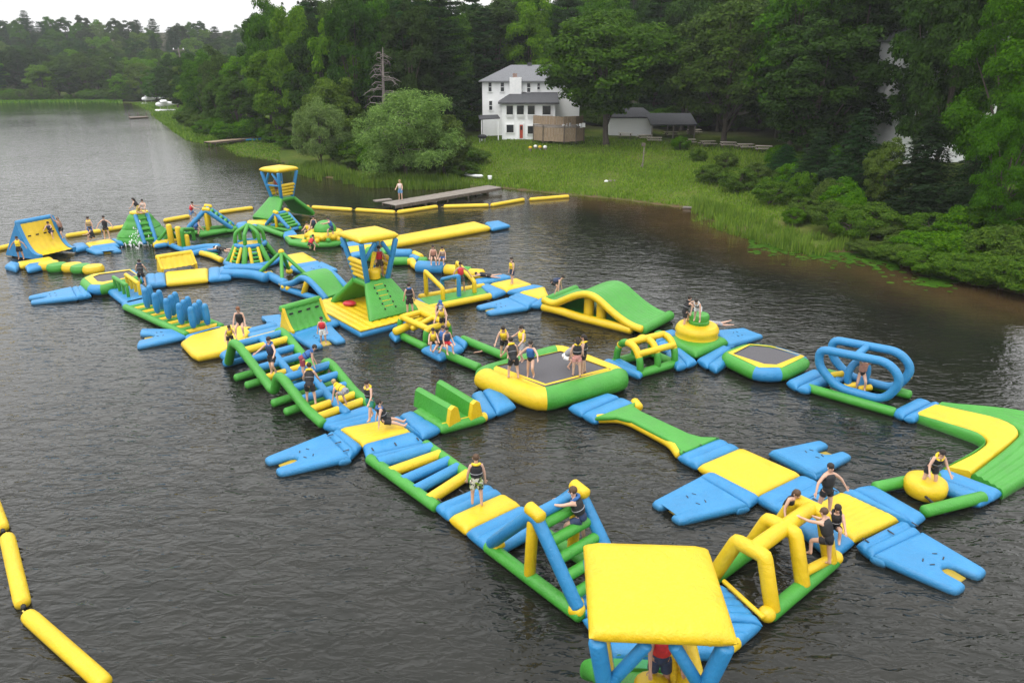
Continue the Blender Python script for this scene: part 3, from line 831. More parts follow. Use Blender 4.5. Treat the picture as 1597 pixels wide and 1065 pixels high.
fork('blue forked ramp mat pointing left from the far left trampoline', (112, 446), (120, 462), (48, 471), (43, 461), band=False, tongue=False)
module('link_mat', 'blue tubes joining the far left trampoline to its ramp', 'mat', [('tube', 'b', [(110, 446), (118, 461), (142, 457), (132, 443)], dict(rv=1, amp=.06))])

# mats right of the left trampoline
long_mat('platform', 'yellow mat with blue ends in front of the yellow lounger', 'platform', (229, 443), (226, 426), (361, 413), (360, 430),
         [('end_band', 'b', 0, .22, END), ('deck', 'y', .22, .72, {}), ('end_band', 'b', .72, 1, END)])
lm = thing('curved_link', 'curved blue tube walkway in front of the green dome climber', 'mat', W(400, 430, 0))
tpart(lm, 'tube', 'b', fillet(Q((348, 428), (372, 427), (398, 429), (414, 434), z=.3), .5), .34, seg=14)
tpart(lm, 'tube', 'b', fillet(Q((352, 420), (378, 418), (410, 420), z=.3), .5), .3, seg=14)
tpart(lm, 'tube', 'b', Q((420, 430), (444, 442), z=.3), .3, seg=14)

# dome climber
c = W(388, 415, 0); c = Vector((c.x, c.y + .9, 0))
dm = thing('dome_climber', 'green dome climber with a blue ring and yellow ladder legs', 'climbing frame', c)
ringpts = [c + Vector((math.cos(a) * 1.05, math.sin(a) * 1.05, 1.5)) for a in np.linspace(0, 2 * math.pi, 17)[:-1]]
part(dm, 'ring', MB().tube(ringpts, .17, 10, closed=True), BLUE)
part(dm, 'floor_pad', MB().lathe(c + Vector((0, 0, 1.42)), [(.95, 0), (.98, .06), (.95, .12)], 18), YEL)
for k in range(6):
    a = R(60 * k - 90); d = Vector((math.cos(a), math.sin(a), 0)); s = Vector((-d.y, d.x, 0))
    tpart(dm, 'arch', 'g', fillet([c + d * 1.05 + Vector((0, 0, 1.55)), c + d * .98 + Vector((0, 0, 2.4)), c + d * .15 + Vector((0, 0, 2.82))], .3), .14, seg=10)
    tpart(dm, 'leg', 'g', [c + d * 1.05 + Vector((0, 0, 1.45)), c + d * 1.75 + Vector((0, 0, .3))], .2, seg=10)
    if k % 2 == 0 or k == 5:
        a2 = a + R(30); d2 = Vector((math.cos(a2), math.sin(a2), 0)); s2 = Vector((-d2.y, d2.x, 0))
        for sg in (-1, 1):
            tpart(dm, 'ladder_leg', 'y', [c + d2 * 1.05 + s2 * .28 * sg + Vector((0, 0, 1.42)), c + d2 * 1.7 + s2 * .34 * sg + Vector((0, 0, .3))], .13, seg=10)
        for q in range(4):
            t = .15 + q * .23; p = lerp(c + d2 * 1.05 + Vector((0, 0, 1.42)), c + d2 * 1.7 + Vector((0, 0, .3)), t)
            tpart(dm, 'rung', 'g', [p - s2 * .3, p + s2 * .3], .1, seg=8)
part(dm, 'cap', MB().ell(c + Vector((0, 0, 2.88)), .26, .26, .14), GRN)
part(dm, 'base_ring', MB().tube([c + Vector((math.cos(a) * 1.85, math.sin(a) * 1.85, .18)) for a in np.linspace(0, 2 * math.pi, 21)[:-1]], .24, 10, closed=True), BLUE)

# tripods
def tripod(label, feet, apex, za, r=.13, pads=True):
    P = [W(*p, .35) for p in feet]; A = W(*apex, za)
    root = thing('tripod_climber', label, 'climbing frame', (A.x, A.y, 0))
    for p in P:
        tpart(root, 'leg', 'g', [p, A], r, seg=10)
        if pads: part(root, 'foot_pad', MB().ell(p - Vector((0, 0, .1)), .25, .25, .22, 10, 6), YEL)
    part(root, 'cap', MB().ell(A, r * 1.7, r * 1.7, r * 1.6, 10, 6), YEL)
    tpart(root, 'foot_tube', 'y', [P[0], P[0] + Vector((.9, .35, 0))], .2)
    return root
tripod('green tripod frame with yellow foot pads in front of the dome climber', [(401, 429), (440, 440), (480, 431), (451, 421)], (438.6, 393), 1.85)
tripod('green tripod frame beside the yellow posts near the iceberg', [(245, 378), (266, 366), (275, 372)], (263, 355), 1.5)

# blue arch bridge with green deck
ab = thing('arch_bridge', 'blue arched bridge with a green humped deck beside the middle tower', 'bridge', W(485, 455, 0))
fa = Fr(W(441, 447, .3), W(508, 468, .3)); L = fa.L
for y in (0, 1.9):
    tpart(ab, 'arch', 'b', fillet([fa(0, y, .4), fa(L * .3, y, .8), fa(L * .5, y, 1.35), fa(L * .66, y, 1.3), fa(L * .85, y, .85), fa(L, y, .4)], .9, 5), .2)
    tpart(ab, 'rail', 'b', [fa(0, y, .2), fa(L, y, .2)], .22)
    tpart(ab, 'prop', 'y', [fa(L * .62, y, 1.2), fa(L * .5, y, .25)], .19)
rr = []
for t in np.linspace(0, 1, 15):
    z = .35 + 1.1 * math.sin(math.pi * min(1, max(0, (t - .08) / .9))) ** 1.2
    rr.append([fa(L * t, .1, z - .1), fa(L * t, .1, z + .12), fa(L * t, 1.0, z + .17), fa(L * t, 1.8, z + .12), fa(L * t, 1.8, z - .1)])
part(ab, 'deck', MB().loft(rr), GRN)
for x in (.05, .16): part(ab, 'corner_pad', MB().ell(fa(L * x, -.05, .35), .22, .22, .2, 10, 6), YEL)
module('platform', 'yellow and blue mat with a forked end right of the green tripod', 'platform', [
    ('deck', 'y', [(440, 398), (452, 412), (496, 405), (473, 392)], {}), ('end_band', 'b', [(452, 412), (456, 418), (502, 409), (496, 405)], {}),
    ('end_band', 'b', [(428, 396), (446, 411), (452, 407), (438, 394)], {})])
fork('blue forked ramp mat right of the green tripod', (458, 419), (502, 407), (528, 419), (487, 427), tongue=True, band=False)

# green lane with bent gates
yg = thing('gate_lane', 'green lane with yellow edges and bent yellow and blue gates', 'obstacle', W(708, 460, 0))
part(yg, 'deck', MB().pad(Q((652, 464), (671, 477), (764, 459), (752, 447), z=.46), t=.4, r=.15), GRN)
tpart(yg, 'edge_tube', 'y', [W(672, 480, .3), W(764, 462, .3)], .21)
tpart(yg, 'edge_tube', 'y', [W(655, 463, .3), W(754, 446, .3)], .19)
part(yg, 'end_band', MB().pad(Q((646, 466), (664, 480), (672, 476), (655, 462)), rv=0), BLUE)
def gate(c, a, ha, b_, hb):
    A, B = W(*a, .42), W(*b_, .42)
    tpart(yg, 'gate', c, fillet([A, A + Vector((0, 0, ha)), B + Vector((0, 0, hb)), B], .12, 2), .14, seg=10)
gate('y', (665, 459), 1.5, (691, 468), .75); gate('b', (690, 451), .65, (716, 463), 1.35); gate('y', (714, 444), 1.5, (740, 457), .75)

# P5 double platform
P5 = module('platform', 'pair of yellow square mats with blue ends beside the green wave slide', 'platform', [
    ('deck', 'y', [(763, 441), (790, 451), (831, 442), (805, 432)], {}), ('deck', 'y', [(808, 454), (842, 464), (856, 460), (850, 445)], {}),
    ('end_band', 'b', [(745, 442), (768, 460), (790, 452), (762, 441)], dict(ru=1, amp=.06)), ('end_band', 'b', [(790, 452), (808, 454), (850, 445), (831, 442)], {}),
    ('end_band', 'b', [(791, 462), (823, 477), (842, 465), (808, 454)], dict(rv=1, amp=.06)), ('end_band', 'b', [(826, 473), (848, 474), (850, 463), (842, 464)], {})])
fork('blue forked ramp mat on the near side of the paired yellow mats', (792, 463), (823, 478), (764, 488), (741, 476), band=False)
module('link_mat', 'flat blue mat behind the paired yellow mats', 'mat', [('mat', 'b', [(738, 434), (746, 441), (800, 430), (786, 426)], {})])

# chain of floats behind the middle tower
sn = [('b', [(617, 396), (640, 396)], .38), ('y', [(646, 396), (656, 401)], .26), ('g', [(615, 408), (636, 408)], .34), ('b', [(643, 402), (652, 406)], .3), ('g', [(655, 407), (664, 407)], .3),
      ('y', [(636, 409), (643, 407), (645, 413), (650, 416)], .26), ('b', [(653, 417), (690, 419)], .5), ('y', [(697, 421), (714, 423)], .42), ('g', [(720, 424), (732, 425)], .42), ('y', [(734, 428), (752, 429)], .42)]
cname = {'b': 'blue', 'y': 'yellow', 'g': 'green'}
snl = ['fat blue float of the chain nearest the middle tower', 'thin yellow float on the back row of the chain behind the middle tower', 'green float half hidden by the middle tower', 'small blue float in the middle of the float chain',
       'short green float next to the two people sitting on the chain', 'curved yellow float hooking the chain together', 'long blue float in front of the two sitting people', 'fat yellow float next to the long blue float',
       'round green float between two yellow floats', 'last yellow float of the chain near the flat blue mat']
for (c_, pts, r), lb in zip(sn, snl):
    P = [W(a, b_, .28) for a, b_ in pts]
    single('chain_float', MB().tube(fillet(P, .4) if len(P) > 2 else P, r, 14), CC[c_], lb, 'float', 'floats in the chain behind the middle tower', loc=(P[0].x, P[0].y, 0))

# turtle shaped float
c = W(503, 385, 0)
tt = thing('turtle_float', 'round green domed float with knobbly yellow ring and green base', 'float', (c.x, c.y + 1, 0)); c = Vector((c.x, c.y + 1.2, 0))
part(tt, 'base', MB().tube([c + Vector((math.cos(a) * 1.6, math.sin(a) * 1.4, .2)) for a in np.linspace(0, 2 * math.pi, 17)[:-1]], .3, 10, closed=True), GRN)
part(tt, 'ring', MB().tube([c + Vector((math.cos(a) * 1.2, math.sin(a) * 1.1, .75)) for a in np.linspace(0, 2 * math.pi, 17)[:-1]], .38, 10, closed=True), YEL)
part(tt, 'dome', MB().ell(c + Vector((-.1, .5, 1.0)), .95, .9, .85, 16, 10), GRN)
for k in range(11):
    a = R(-170 + k * 17)
    part(tt, 'knob', MB().ell(c + Vector((math.cos(a) * 1.5, math.sin(a) * 1.45, .55 + .25 * (k % 2))), .24, .24, .24, 8, 5), YEL if k % 3 else GRN)
part(tt, 'knob', MB().ell(c + Vector((-1.5, -1.0, .3)), .3, .3, .28, 10, 6), YEL)
egg = single('egg_float', MB().ell(W(577, 397, .5), .45, .45, .62, 14, 9), GRN, 'green egg shaped float seen between the posts of the middle tower', 'float', loc=W(577, 397, 0))
module('platform', 'yellow and blue mat behind the middle tower leading to the yellow pier', 'platform', [
    ('deck', 'y', [(538, 384), (545, 392), (592, 386), (585, 379)], {}), ('end_band', 'b', [(545, 393), (548, 398), (597, 391), (592, 386)], {}), ('end_band', 'b', [(530, 378), (538, 384), (585, 379), (575, 373)], {}),
    ('deck', 'g', [(592, 386), (597, 392), (622, 388), (615, 381)], {})])
long_mat('pier_mat', 'long plain yellow floating pier reaching right from behind the middle tower', 'pier', (600, 381), (592, 371), (740, 344), (766, 352),
         [('deck', 'y', 0, 1, dict(t=.62, r=.28))], z=.5, straps=False)
module('ramp_mat', 'small blue mat at the outer end of the long yellow pier', 'mat', [('mat', 'b', [(767, 356), (796, 350), (778, 343), (756, 346)], dict(t=.4))])

# --- far left row
p6 = module('platform', 'low yellow mat with blue ends where two people stand by the iceberg', 'platform', [
    ('deck', 'y', [(132, 378), (139, 383), (182, 377), (172, 371)], {}), ('end_band', 'b', [(112, 379), (117, 388), (139, 383), (131, 377)], {}),
    ('end_band', 'b', [(172, 371), (182, 377), (192, 378), (190, 372)], {}), ('end_band', 'b', [(139, 383), (142, 387), (186, 381), (182, 377)], {})])
fork('blue forked ramp mat in front of the two people by the iceberg', (133, 387), (180, 382), (190, 390), (148, 394), band=False)
ps = thing('platform', 'yellow and blue mat in front of the tall yellow curved wall', 'platform', W(52, 405, 0))
part(ps, 'deck', MB().pad(Q((24, 408), (30, 413), (86, 404), (79, 399)), t=.5), YEL)
part(ps, 'end_band', MB().pad(Q((6, 413), (24, 418), (32, 409), (16, 406)), t=.5), BLUE)
part(ps, 'end_band', MB().pad(Q((38, 413), (42, 420), (92, 408), (86, 403))), BLUE)
fork('small blue forked ramp mat below the tall yellow curved wall', (42, 411), (86, 404), (88, 410), (46, 421), band=False, tongue=False)
for k, (x, y, c_) in enumerate([(78, 419, 'y'), (91, 422, 'g'), (114, 422, 'y'), (128, 424, 'g'), (147, 425, 'y')]):
    p = W(x, y, 0)
    single('stepping_float', MB().lathe(p + Vector((0, 0, -.1)), [(.3, 0), (.62, .06), (.72, .25), (.72, .42), (.62, .6), (.3, .67), (.05, .68)], 18), CC[c_],
           ['yellow drum float nearest the tall yellow curved wall', 'green drum float second from the curved wall', 'big yellow drum float in the middle of the stepping row', 'green drum float next to last before the far left trampoline', 'yellow drum float touching the far left trampoline'][k],
           'float', 'round stepping floats in the far left corner', loc=p)
# iceberg
c = Vector((-31.2, 59.9, 0))
ic = thing('iceberg_climber', 'green iceberg shaped climber with a blue ladder and yellow top', 'climbing frame', c)
rings = []
for z, rx, ry in ((0, 2.0, 1.7), (.3, 2.05, 1.75), (.55, 1.85, 1.58), (.62, 1.9, 1.6), (1.0, 1.6, 1.38), (1.2, 1.4, 1.25), (1.27, 1.42, 1.27), (1.7, 1.12, 1.05), (1.86, 1.0, .92), (1.93, 1.0, .92), (2.25, .8, .75), (2.4, .6, .6)):
    rings.append([c + Vector((math.copysign(abs(math.cos(a)) ** .7, math.cos(a)) * rx, math.copysign(abs(math.sin(a)) ** .7, math.sin(a)) * ry, z)) for a in np.linspace(0, 2 * math.pi, 29)[:-1]])
part(ic, 'body', MB().loft(rings), GRN)
part(ic, 'top_pad', MB().lathe(c + Vector((0, 0, 2.32)), [(.55, 0), (.72, .08), (.7, .2), (.4, .27)], 16), YEL)
for k in range(9):
    a = R(175 + k * 9); z = .5 + (k % 4) * .5; r_ = 1.9 - z * .52
    part(ic, 'hand_hold', MB().ell(c + Vector((math.cos(a) * r_ * 1.02, math.sin(a) * r_ * .9, z)), .1, .1, .07, 6, 4), BLK)
d1, d2 = Vector((.62, -.78, 0)), Vector((.78, .62, 0))
for sg in (-.45, .45):
    tpart(ic, 'ladder_rail', 'b', [c + d1 * .75 + d2 * sg + Vector((0, 0, 2.35)), c + d1 * 2.35 + d2 * sg + Vector((0, 0, .3))], .16, seg=10)
for q in range(5):
    p = lerp(c + d1 * .75 + Vector((0, 0, 2.3)), c + d1 * 2.35 + Vector((0, 0, .3)), .12 + q * .19)
    tpart(ic, 'rung', 'g', [p - d2 * .45, p + d2 * .45], .13, seg=8)
part(ic, 'foot_mat', MB().pad(Q((238, 374), (240, 382), (262, 379), (256, 371)), t=.4), BLUE)
# splash
rs = random.Random(3); mb = MB(); c = W(222, 381, 0)
for k in range(900):
    a = rs.uniform(0, 6.28); q = abs(rs.gauss(0, .5)); h = max(0, rs.gauss(.55, .35) * (1.2 - q))
    s = rs.uniform(.015, .06)
    mb.ell(c + Vector((math.cos(a) * q * 1.5, math.sin(a) * q, h)), s, s, s * rs.uniform(.8, 3.0), 5, 3)
single('splash', mb, noisy('white_foam', (.75, .77, .8), (.85, .86, .88), 5, .4), 'white splash in the water at the foot of the iceberg climber', 'splash', kind='stuff')
# posts and boards near the tripod
pg = thing('post_obstacle', 'yellow posts linked by green tubes right of the iceberg', 'obstacle', W(283, 385, 0))
for k, (x, y) in enumerate([(268, 381), (282, 385), (293, 386)]):
    p = W(x, y, .3); tpart(pg, 'post', 'y', [p, p + Vector((0, 0, 1.55 if k < 2 else .95))], .22, seg=10)
p, q = W(287, 387, .3), W(303, 374, .3)
tpart(pg, 'bent_tube', 'g', fillet([p, p + Vector((.05, 0, 1.5)), q + Vector((0, 0, .9)), q], .2), .15, seg=10)
tpart(pg, 'bent_tube', 'g', [W(268, 381, .3) + Vector((0, 0, 1.3)), W(280, 372, .3) + Vector((0, 0, .6))], .12, seg=8)
tpart(pg, 'base_tube', 'b', fillet(Q((258, 378), (275, 386), (290, 392), z=.2), .3), .22, seg=10)
tpart(pg, 'base_tube', 'y', Q((241, 383), (260, 380), z=.25), .24, seg=10)
cb = thing('curved_link', 'curved blue tube walkway between the yellow posts and the dome climber', 'mat', W(315, 389, 0))
tpart(cb, 'tube', 'b', fillet(Q((288, 391), (305, 389), (322, 386), (341, 386), z=.25), .6), .32, seg=12)
tpart(cb, 'tube', 'b', fillet(Q((300, 396), (318, 392), (340, 389), z=.2), .6), .26, seg=12)
yb = thing('balance_board', 'yellow and green bent board floating in front of the curved blue walkway', 'float', W(330, 400, 0))
tpart(yb, 'board', 'y', fillet(Q((314, 395), (330, 399), (345, 406), z=.25), .4), .22, seg=10)
tpart(yb, 'board', 'g', Q((320, 394), (338, 398), z=.32), .14, seg=10)
# far climbing frames and rails
a_frame('far wide climbing frame of blue tubes with a yellow top by the boom line', (292, 357), (366, 353), 1.6, 2.0, flip=-1, r=.2)
fr_ = thing('floating_rails', 'long green floating rails joining the far climbing frames', 'rail', W(350, 360, 0))
for a, b_ in (((313, 367), (368, 357)), ((402, 353), (442, 367)), ((370, 354), (400, 354))):
    tpart(fr_, 'rail', 'g' if a != (370, 354) else 'b', Q(a, b_, z=.22), .24)
module('platform', 'blue and yellow mat at the foot of the farthest tower', 'platform', [
    ('deck', 'y', [(385, 343), (384, 349), (418, 348), (418, 342)], {}), ('end_band', 'b', [(368, 347), (370, 354), (388, 351), (385, 344)], {}), ('end_band', 'b', [(388, 350), (390, 355), (402, 354), (400, 348)], {})])
a_frame('small far climbing frame with a green ladder in front of the farthest tower', (414, 353), (452, 359), 1.25, 1.5, r=.17)
module('platform', 'yellow mat with green edge between the small far climbing frame and the domed float', 'platform', [
    ('end_band', 'b', [(440, 362), (443, 369), (464, 364), (458, 357)], {}), ('deck', 'y', [(446, 367), (452, 374), (486, 372), (484, 364)], {}), ('edge', 'g', [(442, 367), (450, 376), (486, 382), (484, 374)], {})])

# --- right hand chain
ws = thing('wave_slide', 'big green wave slide with yellow edges and yellow pillars beneath', 'slide', W(940, 490, 0))
f = Fr(W(848, 481, .2), W(1000, 519, .2)); L = f.L; w = 3.3
prof = [(0, .80), (.06, .70), (.13, .72), (.24, 1.15), (.36, 1.58), (.47, 1.78), (.56, 1.66), (.66, 1.25), (.77, .84), (.88, .56), (.95, .47), (1, .46)]
pp = fillet([Vector((x * L, 0, z)) for x, z in prof], .5, 2)
rings = []
for j in range(34):
    y = .12 + (w - .24) * j / 33; dip = -.035 * math.exp(-(((j % 3.3) - 1.65) / .5) ** 2)
    rings.append([f(p.x, y, p.z + .06 + dip) for p in pp] + [f(p.x, y, p.z - .2) for p in pp[::-1]])
part(ws, 'slope', MB().loft(rings), GRN)
for y in (0, w):
    if y == 0: tpart(ws, 'edge_tube', 'y', [f(p.x, y, p.z - .05) for p in pp], .21)
    tpart(ws, 'base_tube', 'y', fillet([f(0, y, .28), f(L * .2, y, .3), f(L * .36, y, .2), f(L * .9, y, .2)], .6), .26)
part(ws, 'floor', MB().pad([f(.1, .1, .3), f(L * .92, .1, .25), f(L * .92, w - .1, .25), f(.1, w - .1, .3)], t=.3, r=.1), GRN)
for x in (.43, .56):
    for y in (.55, 2.5):
        tpart(ws, 'pillar', 'y', [f(x * L, y, .25), f(x * L, y, 1.45)], .3, cap='flat')
tpart(ws, 'end_tube', 'g', [f(L, .15, .32), f(L, w, .32)], .3)
tpart(ws, 'end_tube', 'g', [f(.05, .0, .66), f(.05, w, .66)], .26)
module('link_mat', 'blue mat between the wave slide and the yellow drum tower', 'mat', [
    ('tube', 'b', [(1010, 520), (1022, 532), (1062, 520), (1050, 511)], {}), ('tube', 'b', [(1022, 532), (1040, 545), (1075, 530), (1062, 520)], {})])
# cage climber
cg = thing('climbing_cage', 'rounded cage of yellow and green tubes with windows', 'climbing frame', W(1003, 560, 0))
f = Fr(W(961, 567, .25), W(1000, 582, .25))
f = Fr(W(998, 581, .25), W(1052, 566, .25)); L = f.L; w = 1.75
for x in (0, L * .5, L):
    pts = fillet([f(x, 0, .3), f(x, .05, .9), f(x, .45, 1.45), f(x, w - .45, 1.45), f(x, w - .05, .9), f(x, w, .3)], .3, 3)
    k = len(pts)
    tpart(cg, 'hoop', 'g', pts[:k // 4], .17); tpart(cg, 'hoop', 'y', pts[k // 4 - 1:k // 2 + 1], .172); tpart(cg, 'hoop', 'g' if x != L * .5 else 'y', pts[k // 2 - 0:3 * k // 4], .17); tpart(cg, 'hoop', 'y', pts[3 * k // 4 - 1:-4], .172); tpart(cg, 'hoop', 'g', pts[-4:], .17)
for y, z in ((.15, 1.15), (w * .5, 1.5), (w - .15, 1.15)):
    tpart(cg, 'cross_tube', 'y', [f(0, y, z), f(L, y, z)], .16)
for y in (0, w): tpart(cg, 'rail', 'g', [f(-.1, y, .2), f(L + .1, y, .2)], .22)
for x in (0, L): tpart(cg, 'rail', 'g' if x else 'b', [f(x, 0, .2), f(x, w, .2)], .22)
module('link_mat', 'blue link mat between the big trampoline and the climbing cage', 'mat', [('tube', 'b', [(938, 560), (998, 583), (1004, 578), (950, 556)], {})])
module('link_mat', 'blue link mat between the climbing cage and the yellow drum tower', 'mat', [
    ('tube', 'b', [(1038, 548), (1056, 570), (1072, 566), (1048, 540)], {}), ('tube', 'b', [(1048, 540), (1072, 566), (1088, 560), (1062, 541)], {})])
# drum tower
c = W(1086, 532, 0)
dt = thing('drum_tower', 'yellow round drum with a green stump on a square green base', 'tower', c)
part(dt, 'base', MB().pad(Q((1036, 525), (1086, 548), (1137, 527), (1090, 509), z=.62), t=.6, r=.26), GRN)
cc = W(1086, 526, .5); cc.z = 0
part(dt, 'drum', MB().lathe(cc + Vector((0, 0, .5)), [(1.0, 0), (1.12, .12), (1.08, .3), (1.14, .42), (1.1, .58), (1.0, .72), (.4, .76)], 26), YEL)
part(dt, 'stump', MB().lathe(cc + Vector((.08, .1, 1.2)), [(.52, 0), (.54, .2), (.5, .24), (.53, .45), (.46, .58), (.15, .6)], 18), GRN)
fork('blue forked ramp mat right of the yellow drum tower', (1137, 537), (1116, 514), (1160, 510), (1192, 522), band=True)
module('link_mat', 'blue link mat between the yellow drum tower and the right-hand trampoline', 'mat', [
    ('tube', 'b', [(1087, 557), (1104, 568), (1142, 540), (1128, 536)], {}), ('tube', 'b', [(1104, 566), (1118, 574), (1150, 552), (1140, 541)], {})])
module('link_mat', 'blue link mat between the right-hand trampoline and the twin loop spinner', 'mat', [
    ('tube', 'b', [(1227, 591), (1243, 601), (1288, 581), (1270, 572)], {}), ('tube', 'b', [(1243, 601), (1262, 605), (1298, 590), (1288, 581)], {})])
# twin loop spinner
sp_ = thing('loop_spinner', 'twin blue racetrack loops standing on green rails with a ring between', 'spinner', W(1350, 610, 0))
f = Fr(W(1262, 604, .25), W(1394, 641, .25)); L = f.L; w = 2.3
for y in (0, w): tpart(sp_, 'rail', 'g', [f(0, y, .2), f(L, y, .2)], .22)
for y in (.35, w - .35):
    pts = fillet([f(L * .30, y, .45), f(L * .04, y, 1.25), f(L * .02, y, 2.05), f(L * .82, y, 2.2), f(L * 1.0, y, 1.55), f(L * .86, y, .45)], .55, 5, closed=True)
    part(sp_, 'loop', MB().tube(pts, .19, 12, closed=True), BLUE)
tpart(sp_, 'cross_tube', 'b', [f(L * .45, .35, 2.12), f(L * .45, w - .35, 2.12)], .16)
tpart(sp_, 'cross_tube', 'b', [f(L * .25, .35, .55), f(L * .25, w - .35, .55)], .18)
tpart(sp_, 'hanger', 'b', [f(L * .45, w / 2, 2.1), f(L * .45, w / 2, 1.6)], .15)
pts = [f(L * .45, w / 2, 1.0) + f.x * math.cos(a) * .0 + f.y * math.cos(a) * .42 + Vector((0, 0, math.sin(a) * .66)) + f.x * math.cos(a) * .28 for a in np.linspace(0, 2 * math.pi, 17)[:-1]]
part(sp_, 'ring', MB().tube(pts, .16, 10, closed=True), BLUE)
for x, y, z in ((.22, 1.0, .7), (.42, .7, .45), (.58, .9, .45), (.92, w - .3, 1.0)):
    tpart(sp_, 'fin', 'y', [f(L * x - .2, y, z), f(L * x + .2, y + .15, z + .15)], .15, seg=8)
module('link_mat', 'blue link mat between the twin loop spinner and the curved green walkway', 'mat', [
    ('tube', 'b', [(1392, 637), (1410, 646), (1456, 624), (1432, 617)], {}), ('tube', 'b', [(1410, 646), (1428, 650), (1470, 627), (1456, 622)], {})])
# curved walkway
cm = thing('curved_walkway', 'curved walkway with a yellow lane between green sides at the right edge', 'walkway', W(1530, 680, 0))
inn = fillet(Q((1430, 645), (1520, 677), (1533, 683), (1535, 690), (1515, 703), (1470, 727)), 1.0, 6)
ya = fillet(Q((1431, 643), (1526, 672), (1538, 680), (1540, 690), (1520, 706), (1474, 727), z=.43), 1.0, 6)
yb_ = fillet(Q((1462, 629), (1560, 651), (1584, 662), (1592, 674), (1570, 694), (1516, 735), z=.43), 1.0, 6)
out = fillet(Q((1472, 624), (1600, 638), (1650, 655), (1665, 690), (1640, 720), (1567, 764)), 1.6, 6)
def band(a, b_, t, r, grooves=0):
    n_ = 26
    def res(P):
        d = [0]
        for i in range(len(P) - 1): d.append(d[-1] + (P[i + 1] - P[i]).length)
        o_ = []
        for k in range(n_):
            s = d[-1] * k / (n_ - 1); i = max(0, min(len(P) - 2, next((j for j in range(len(P) - 1) if d[j + 1] >= s - 1e-9), len(P) - 2)))
            o_.append(lerp(P[i], P[i + 1], (s - d[i]) / max(1e-6, d[i + 1] - d[i])))
        return o_
    A, B = res(a), res(b_); rings = []
    us = [0, .01, .04, .1] + [.1 + .8 * k / 20 for k in range(1, 20)] + [.9, .96, .99, 1]
    for p, q in zip(A, B):
        L_ = (q - p).length; top = []
        for u in us:
            e = min(u, 1 - u) * L_; h = 1 if e >= r else math.sqrt(max(0, 1 - (1 - e / r) ** 2))
            g = 0
            if grooves:
                k = u * (grooves + 1); d_ = abs(k - round(k)) * L_ / (grooves + 1)
                if 0 < round(k) < grooves + 1: g = -.06 * math.exp(-(d_ / .08) ** 2)
            top.append(lerp(p, q, u) + Vector((0, 0, -t / 2 + t / 2 * h + g)))
        rings.append(top + [lerp(p, q, u) - Vector((0, 0, t)) for u in us[::-1]])
    return MB().loft(rings)
part(cm, 'side', band(yb_, out, .5, .2, 4), GRN)
part(cm, 'side', band(inn, ya, .55, .12), GRN)
part(cm, 'lane', band(ya, yb_, .4, .12), YEL)
module('link_mat', 'blue ribbed link mat at the near end of the curved walkway', 'mat', [
    ('tube', 'b', [(1456, 738), (1470, 726), (1566, 762), (1550, 772)], {}), ('tube', 'b', [(1446, 748), (1456, 738), (1550, 772), (1530, 780)], {})])
# rolling drum
rd = thing('roller_drum', 'yellow drum turning between two green rails at the right', 'obstacle', W(1442, 770, 0))
tpart(rd, 'rail', 'g', Q((1366, 760), (1460, 741), z=.28), .21)
tpart(rd, 'rail', 'g', Q((1443, 797), (1532, 775), z=.28), .21)
p = W(1442, 775, 0)
part(rd, 'drum', MB().lathe(p + Vector((0, .1, .05)), [(.35, 0), (.6, .05), (.68, .2), (.69, .42), (.64, .58), (.5, .66), (.06, .68)], 24), YEL)
part(rd, 'valve', MB().lathe(p + Vector((.02, .2, .725)), [(.07, 0), (.07, .03), (.03, .035)], 10), noisy('grey_valve', (.3, .3, .3), (.4, .4, .4)))
tpart(rd, 'axle', 'k', [W(1418, 752, .35), W(1462, 790, .35)], .04)

# --- booms
def boom(a, b_, label, r=.215, group='yellow floating boom tubes'):
    A, B = W(*a, .1), W(*b_, .1)
    root = thing('boom_float', label, 'boom', (A + B) / 2, math.atan2((B - A).y, (B - A).x), group)
    d = (B - A).normalized()
    part(root, 'tube', MB().tube([A + d * .1, A + d * .3, B - d * .3, B - d * .1], [r * .92, r, r, r * .92], 14), YEL)
    part(root, 'cord', MB().tube([A - d * .25, A + d * .12], .025, 6), noisy('yellow_rope', (.4, .3, .05), (.5, .4, .08)) if 'yellow_rope' not in bpy.data.materials else bpy.data.materials['yellow_rope'])
    part(root, 'end_cap', MB().tube([B - d * .02, B + d * .12], .06, 8), BLK)
    return root
boom((-16, 770), (4, 826), 'top short piece of the near boom line cut off by the left edge')
boom((11, 836), (36, 944), 'near boom tube lying almost upright at the left edge')
boom((42, 958), (166, 1068), 'near boom tube running diagonally out at the bottom left corner')
far_l = 'yellow boom tube in the far line behind the park'
for a, b_, lb in [((-40, 398), (22, 383), 'far boom tube running out of frame left of the tall curved wall'), ((103, 369), (157, 361), 'far boom tube between the curved wall and the boy in blue shorts'),
                  ((160, 360), (206, 353), 'far boom tube behind the two people standing by the iceberg'), ((256, 345), (295, 338), 'far boom tube just right of the iceberg climber'),
                  ((342, 332), (394, 325), 'far boom tube left of the farthest tower'), ((470, 324), (483, 323.5), 'short far boom tube right of the farthest tower'),
                  ((487, 324), (549, 328), 'far boom tube second to the right of the farthest tower'), ((555, 328), (616, 332), 'far boom tube left of the corner in front of the grey dock'),
                  ((620, 332), (682, 323), 'far boom tube just right of the corner below the dock man'), ((692, 323), (762, 321), 'far boom tube below the middle of the grey dock'),
                  ((766, 321), (817, 312), 'far boom tube by the shore end of the grey dock'), ((826, 312), (887, 307), 'last far boom tube reaching the muddy bank')]:
    boom(a, b_, lb, r=.25)
